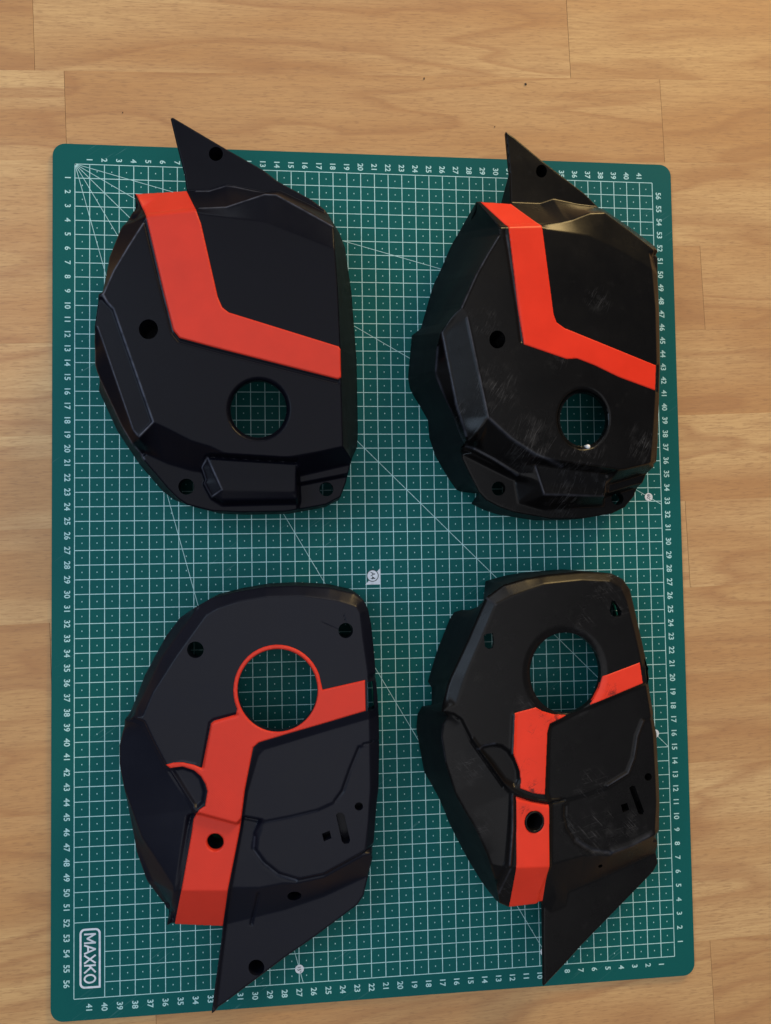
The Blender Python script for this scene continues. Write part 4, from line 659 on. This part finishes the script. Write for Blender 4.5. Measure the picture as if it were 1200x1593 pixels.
   ('bowl', [(35.291, -35.674), (35.226, -36.193), (35.062, -36.685), (34.807, -37.129), (34.471, -37.508), (34.068, -37.809), (33.615, -38.02), (33.129, -38.132), (32.629, -38.144), (32.135, -38.055), (31.665, -37.869), (31.237, -37.595), (30.865, -37.242), (30.565, -36.825), (30.346, -36.359), (30.217, -35.861), (30.181, -35.351), (30.241, -34.846), (30.395, -34.365), (30.636, -33.926), (30.957, -33.546), (31.347, -33.239), (31.79, -33.017), (32.27, -32.89), (32.77, -32.864), (33.27, -32.939), (33.75, -33.114), (34.192, -33.383), (34.578, -33.737), (34.892, -34.16), (35.121, -34.637), (35.256, -35.149)], 0.6, 0.22),
  ],
  wear_or_glint=[
   ([(27.341, -30.411), (27.907, -30.845)], 0.06, 0.5),
   ([(28.748, -43.049), (28.699, -45.147), (28.473, -47.333)], 0.06, 0.6),
   ([(28.999, -37.941), (28.809, -40.374)], 0.06, 0.6),
   ([(38.472, -39.177), (37.996, -40.132), (37.705, -41.527), (37.232, -42.511), (35.659, -43.202)], 0.06, 0.5),
   ([(26.544, -39.923), (26.981, -39.721), (27.636, -39.658)], 0.07, 0.6),
   ([(24.239, -38.281), (24.182, -39.079), (24.449, -40.667)], 0.05, 0.4),
   ([(33.307, -46.564), (34.415, -47.331), (35.787, -47.718), (37.446, -47.422), (38.746, -46.9)], 0.12, 0.35),
   ([(28.555, -47.676), (27.89, -49.578)], 0.06, 0.4),
  ],
  holes=[
   ([(35.375, -35.714), (35.33, -36.132), (35.222, -36.535), (35.053, -36.913), (34.827, -37.256), (34.551, -37.556), (34.232, -37.804), (33.879, -37.996), (33.499, -38.126), (33.103, -38.193), (32.701, -38.194), (32.303, -38.13), (31.918, -38.004), (31.555, -37.818), (31.223, -37.577), (30.93, -37.288), (30.682, -36.957), (30.486, -36.593), (30.345, -36.204), (30.264, -35.799), (30.243, -35.388), (30.283, -34.981), (30.385, -34.587), (30.544, -34.216), (30.758, -33.876), (31.022, -33.575), (31.33, -33.322), (31.675, -33.123), (32.048, -32.982), (32.44, -32.904), (32.842, -32.89), (33.245, -32.943), (33.638, -33.06), (34.01, -33.24), (34.353, -33.477), (34.658, -33.767), (34.917, -34.102), (35.123, -34.475), (35.27, -34.874), (35.355, -35.291)], 0.5, 0),
   ([(30.792, -44.945), (30.77, -45.091), (30.712, -45.222), (30.623, -45.33), (30.509, -45.407), (30.378, -45.449), (30.238, -45.451), (30.099, -45.415), (29.971, -45.342), (29.862, -45.239), (29.779, -45.111), (29.729, -44.967), (29.714, -44.818), (29.736, -44.673), (29.793, -44.542), (29.881, -44.434), (29.994, -44.356), (30.126, -44.314), (30.265, -44.311), (30.405, -44.346), (30.534, -44.418), (30.643, -44.522), (30.727, -44.65), (30.777, -44.795)], 1.8, 1),
   ([(39.121, -43.033), (39.11, -43.099), (39.08, -43.159), (39.035, -43.208), (38.977, -43.244), (38.91, -43.263), (38.839, -43.264), (38.768, -43.248), (38.703, -43.215), (38.648, -43.169), (38.606, -43.111), (38.581, -43.046), (38.574, -42.978), (38.586, -42.912), (38.615, -42.852), (38.66, -42.803), (38.718, -42.768), (38.785, -42.748), (38.856, -42.747), (38.926, -42.763), (38.992, -42.795), (39.047, -42.842), (39.089, -42.9), (39.114, -42.965)], 0.8, 1),
   ([(35.454, -48.767), (35.447, -48.805), (35.429, -48.838), (35.402, -48.865), (35.366, -48.884), (35.325, -48.893), (35.282, -48.892), (35.239, -48.881), (35.199, -48.861), (35.165, -48.833), (35.139, -48.799), (35.123, -48.761), (35.118, -48.722), (35.125, -48.685), (35.143, -48.651), (35.171, -48.624), (35.206, -48.606), (35.247, -48.596), (35.29, -48.597), (35.334, -48.608), (35.374, -48.628), (35.408, -48.656), (35.434, -48.69), (35.449, -48.728)], 0.5, 1),
   ([(27.042, -32.791), (27.262, -32.679), (27.658, -32.657), (27.732, -33.275), (27.637, -33.597), (27.373, -33.665), (27.114, -33.488)], 0.3, 0),
   ([(36.086, -31.561), (36.252, -30.878), (36.494, -30.93), (37.008, -31.685), (36.902, -31.94), (36.51, -32.01), (36.223, -31.869)], 0.5, 0),
   ([(38.783, -34.941), (38.974, -35.215), (39.074, -36.795), (38.778, -36.644)], 0.8, 1),
   ([(37.367, -43.6), (37.569, -43.449), (37.813, -43.518), (38.451, -45.267), (38.345, -45.47), (38.049, -45.436)], 0.9, 1),
   ([(36.699, -44.64), (37.19, -44.567), (37.322, -45.052), (36.829, -45.167)], 0.9, 1),
  ],
  stripes=[
   {'outline': [(35.429, -35.896), (38.28, -35.127), (38.481, -36.591), (34.373, -37.795), (34.767, -37.295), (35.167, -36.645)], 'holes': [], 'lift': 0.04, 'drop': 0.12},
   {'outline': [(29.002, -37.819), (30.535, -37.567), (31.027, -37.853), (31.799, -38.12), (32.905, -38.27), (31.507, -38.741), (31.333, -39.286), (31.051, -43.258), (30.219, -43.086), (29.289, -42.661), (29.345, -42.178), (29.271, -41.519), (28.853, -40.419)], 'holes': [], 'lift': 0.04, 'drop': 0.12},
   {'outline': [(29.012, -43.118), (30.072, -43.56), (31.33, -43.905), (31.268, -47.892), (31.22, -50.806), (28.735, -50.731), (28.901, -47.799)], 'holes': [[(30.905, -44.958), (30.897, -45.046), (30.878, -45.13), (30.849, -45.21), (30.809, -45.285), (30.759, -45.352), (30.701, -45.412), (30.636, -45.462), (30.563, -45.502), (30.486, -45.532), (30.404, -45.551), (30.32, -45.558), (30.235, -45.553), (30.15, -45.537), (30.067, -45.51), (29.988, -45.472), (29.913, -45.424), (29.843, -45.366), (29.781, -45.301), (29.727, -45.228), (29.681, -45.15), (29.646, -45.067), (29.621, -44.981), (29.606, -44.893), (29.603, -44.805), (29.61, -44.718), (29.629, -44.634), (29.658, -44.554), (29.697, -44.48), (29.746, -44.412), (29.804, -44.353), (29.869, -44.302), (29.941, -44.262), (30.018, -44.231), (30.099, -44.212), (30.183, -44.205), (30.268, -44.209), (30.353, -44.224), (30.436, -44.251), (30.516, -44.288), (30.592, -44.336), (30.662, -44.393), (30.725, -44.459), (30.78, -44.532), (30.826, -44.611), (30.862, -44.694), (30.887, -44.781), (30.902, -44.869)]], 'lift': 0.04, 'drop': 0.12},
  ]),
}

CELL = 0.05
def side_wall(field, outline, rows=5, spacing=0.1):
    """clean strip from the rim of the face down to the lower edge of the shell"""
    o = np.array(outline); top = []; base = []
    for k in range(len(o)):
        a, b = o[k], o[(k + 1) % len(o)]
        n = max(1, int(np.ceil(np.linalg.norm(b[:2] - a[:2]) / spacing)))
        for i in range(n):
            p = a + (b - a) * i / n; top.append(p[:2]); base.append(p[2:5])
    top = np.array(top); base = np.array(base)
    z = field.at(top[:, 0], top[:, 1])
    base[:, 2] = np.minimum(base[:, 2], z - 0.05)
    T = np.c_[top, z]; m = len(T)
    V = np.concatenate([T * (1 - r / rows) + base * (r / rows) for r in range(rows + 1)])
    area = 0.5 * np.sum(top[:, 0] * np.roll(top[:, 1], -1) - np.roll(top[:, 0], -1) * top[:, 1])
    F = []
    for r in range(rows):
        for i in range(m):
            j = (i + 1) % m; q = (r * m + i, r * m + j, (r + 1) * m + j, (r + 1) * m + i)
            F.append(q[::-1] if area > 0 else q)
    return V, F
def build_cover(key, name, label, shell_mat, red_mat, rim, shell_label=None, red_label=None):
    d = COVERS[key]
    o = np.array(d['outline']); cx, cy = o[:, 0].mean(), o[:, 1].mean()
    org = np.array([cx, cy, 0.0])
    root = empty(name, tuple(org * CM), label, 'plastic cover', 'black and red plastic side covers laid on the mat')
    fld = Field(d, CELL, rim)
    V, F = relief(fld, d['outline'], [h[0] for h in d['holes']], 0.0, bottoms=o[:, 2:5], rows=4, hole_specs=[(h[1], h[2]) for h in d['holes']])
    W, G = side_wall(fld, d['outline'])
    n0, f0 = len(V), len(F)
    me = mesh_np('shell', (np.concatenate([V, W]) - org) * CM, F + [tuple(i + n0 for i in q) for q in G], sharp=48)
    at_ = me.attributes.new('edge_wear_glint', 'FLOAT', 'POINT')
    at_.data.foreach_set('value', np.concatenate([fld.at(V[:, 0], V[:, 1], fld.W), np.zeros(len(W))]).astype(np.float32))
    me.polygons.foreach_set('material_index', [0] * f0 + [1] * len(G))
    sh = link('shell', me, shell_mat, root); me.materials.append(M['black_grained'])
    if shell_label: sh['label'] = shell_label
    for st in d['stripes']:
        V, F = relief(fld, st['outline'], st['holes'], st['lift'], drop=st['drop'], rows=1, rim=0.07)
        me = mesh_np('stripe', (V - org) * CM, F, sharp=48)
        s = link('stripe', me, red_mat, root)
        if red_label: s['label'] = red_label
    return root, fld, org

build_cover('TL', 'plastic_cover', 'clean matt black cover with bent red stripe, left one of the upper pair', M['black_new'], M['red_new'], 0.10)
tr, tr_f, tr_o = build_cover('TR', 'plastic_cover', 'scuffed glossy black cover with bent red stripe and deep exposed left wall', M['black_old_top'], M['red_old'], 0.10)
build_cover('BL', 'plastic_cover', 'clean matt black cover whose large round opening has a full red ring', M['black_new_lower'], M['red_new_lower'], 0.12)
br, br_f, br_o = build_cover('BR', 'plastic_cover', 'worn dusty black cover with large round opening and scratched red stripes but no red ring', M['black_old_low'], M['red_old_worn'], 0.12)

def at_z(f, x, y): return float(f.at(np.array([x]), np.array([y]))[0])
def lathe(name, prof, n, mat, parent, loc):
    v = []; fs = []
    for r, z in prof:
        for i in range(n): v.append((r * math.cos(2 * math.pi * i / n) * CM, r * math.sin(2 * math.pi * i / n) * CM, z * CM))
    for k in range(len(prof) - 1):
        for i in range(n): fs.append((k * n + i, k * n + (i + 1) % n, (k + 1) * n + (i + 1) % n, (k + 1) * n + i))
    if prof[-1][0] < 0.02: fs.append(tuple((len(prof) - 1) * n + i for i in range(n)))
    o = link(name, mesh_np(name, v, fs, sharp=60), mat, parent, loc); return o
# black grommet round the hole in the lower stripe of the worn cover
gx, gy = (30.24, -44.86)
tilt = math.atan(COVERS['BR']['plane'][1])
gr = lathe('grommet', [(0.68, -0.15), (0.68, 0.05), (0.64, 0.10), (0.58, 0.10), (0.54, 0.05), (0.53, -1.2)], 36, M['black_old_low'], br, tuple((np.array([gx, gy, at_z(br_f, gx + 0.72, gy) + 0.13]) - br_o) * CM))
gr.rotation_euler = (0, -tilt, 0)
# small white pin at the lower rim of the opening
wx, wy = (34.38, -20.64)
pn = lathe('white_pin', [(0.15, -0.5), (0.15, 0.02), (0.12, 0.08), (0.06, 0.11), (0.01, 0.12)], 20, M['white'], tr, tuple((np.array([wx, wy, at_z(tr_f, wx, wy) + 0.16]) - tr_o) * CM))
pn['label'] = 'small white pin at the rim of the opening'

# ------------------------------------------------------------------ crumbs on the floor
def crumb(x, y, sx, sy, label):
    r = random.Random(int(x * 100)); bm = bmesh.new(); bmesh.ops.create_icosphere(bm, subdivisions=2, radius=1.0)
    for v in bm.verts:
        k = r.uniform(0.75, 1.1); v.co = Vector((v.co.x * sx * k, v.co.y * sy * k, max(v.co.z, -0.6) * 0.05 * k)) * CM
    me = bpy.data.meshes.new('crumb'); bm.to_mesh(me); bm.free()
    o = link('crumb', me, M['crumb'], None, (x * CM, y * CM, (FLOOR_Z + 0.03) * CM))
    o['label'] = label; o['category'] = 'crumb'; o['group'] = 'dark crumbs on the wood floor'
for c_ in [(32.5, 7.37, 0.09, 0.11, 'dark crumb on the wood, the largest of the specks above the right-hand cover'), (24.82, 7.45, 0.05, 0.09, 'thin dark crumb on the wood near the top, left of the largest crumb'), (30.07, 4.02, 0.04, 0.04, 'tiny dark crumb on the wood right beside the tip of the scuffed cover'), (3.18, 3.97, 0.03, 0.06, 'tiny dark crumb on the wood between the mat corner and the left black tip')]: crumb(*c_)
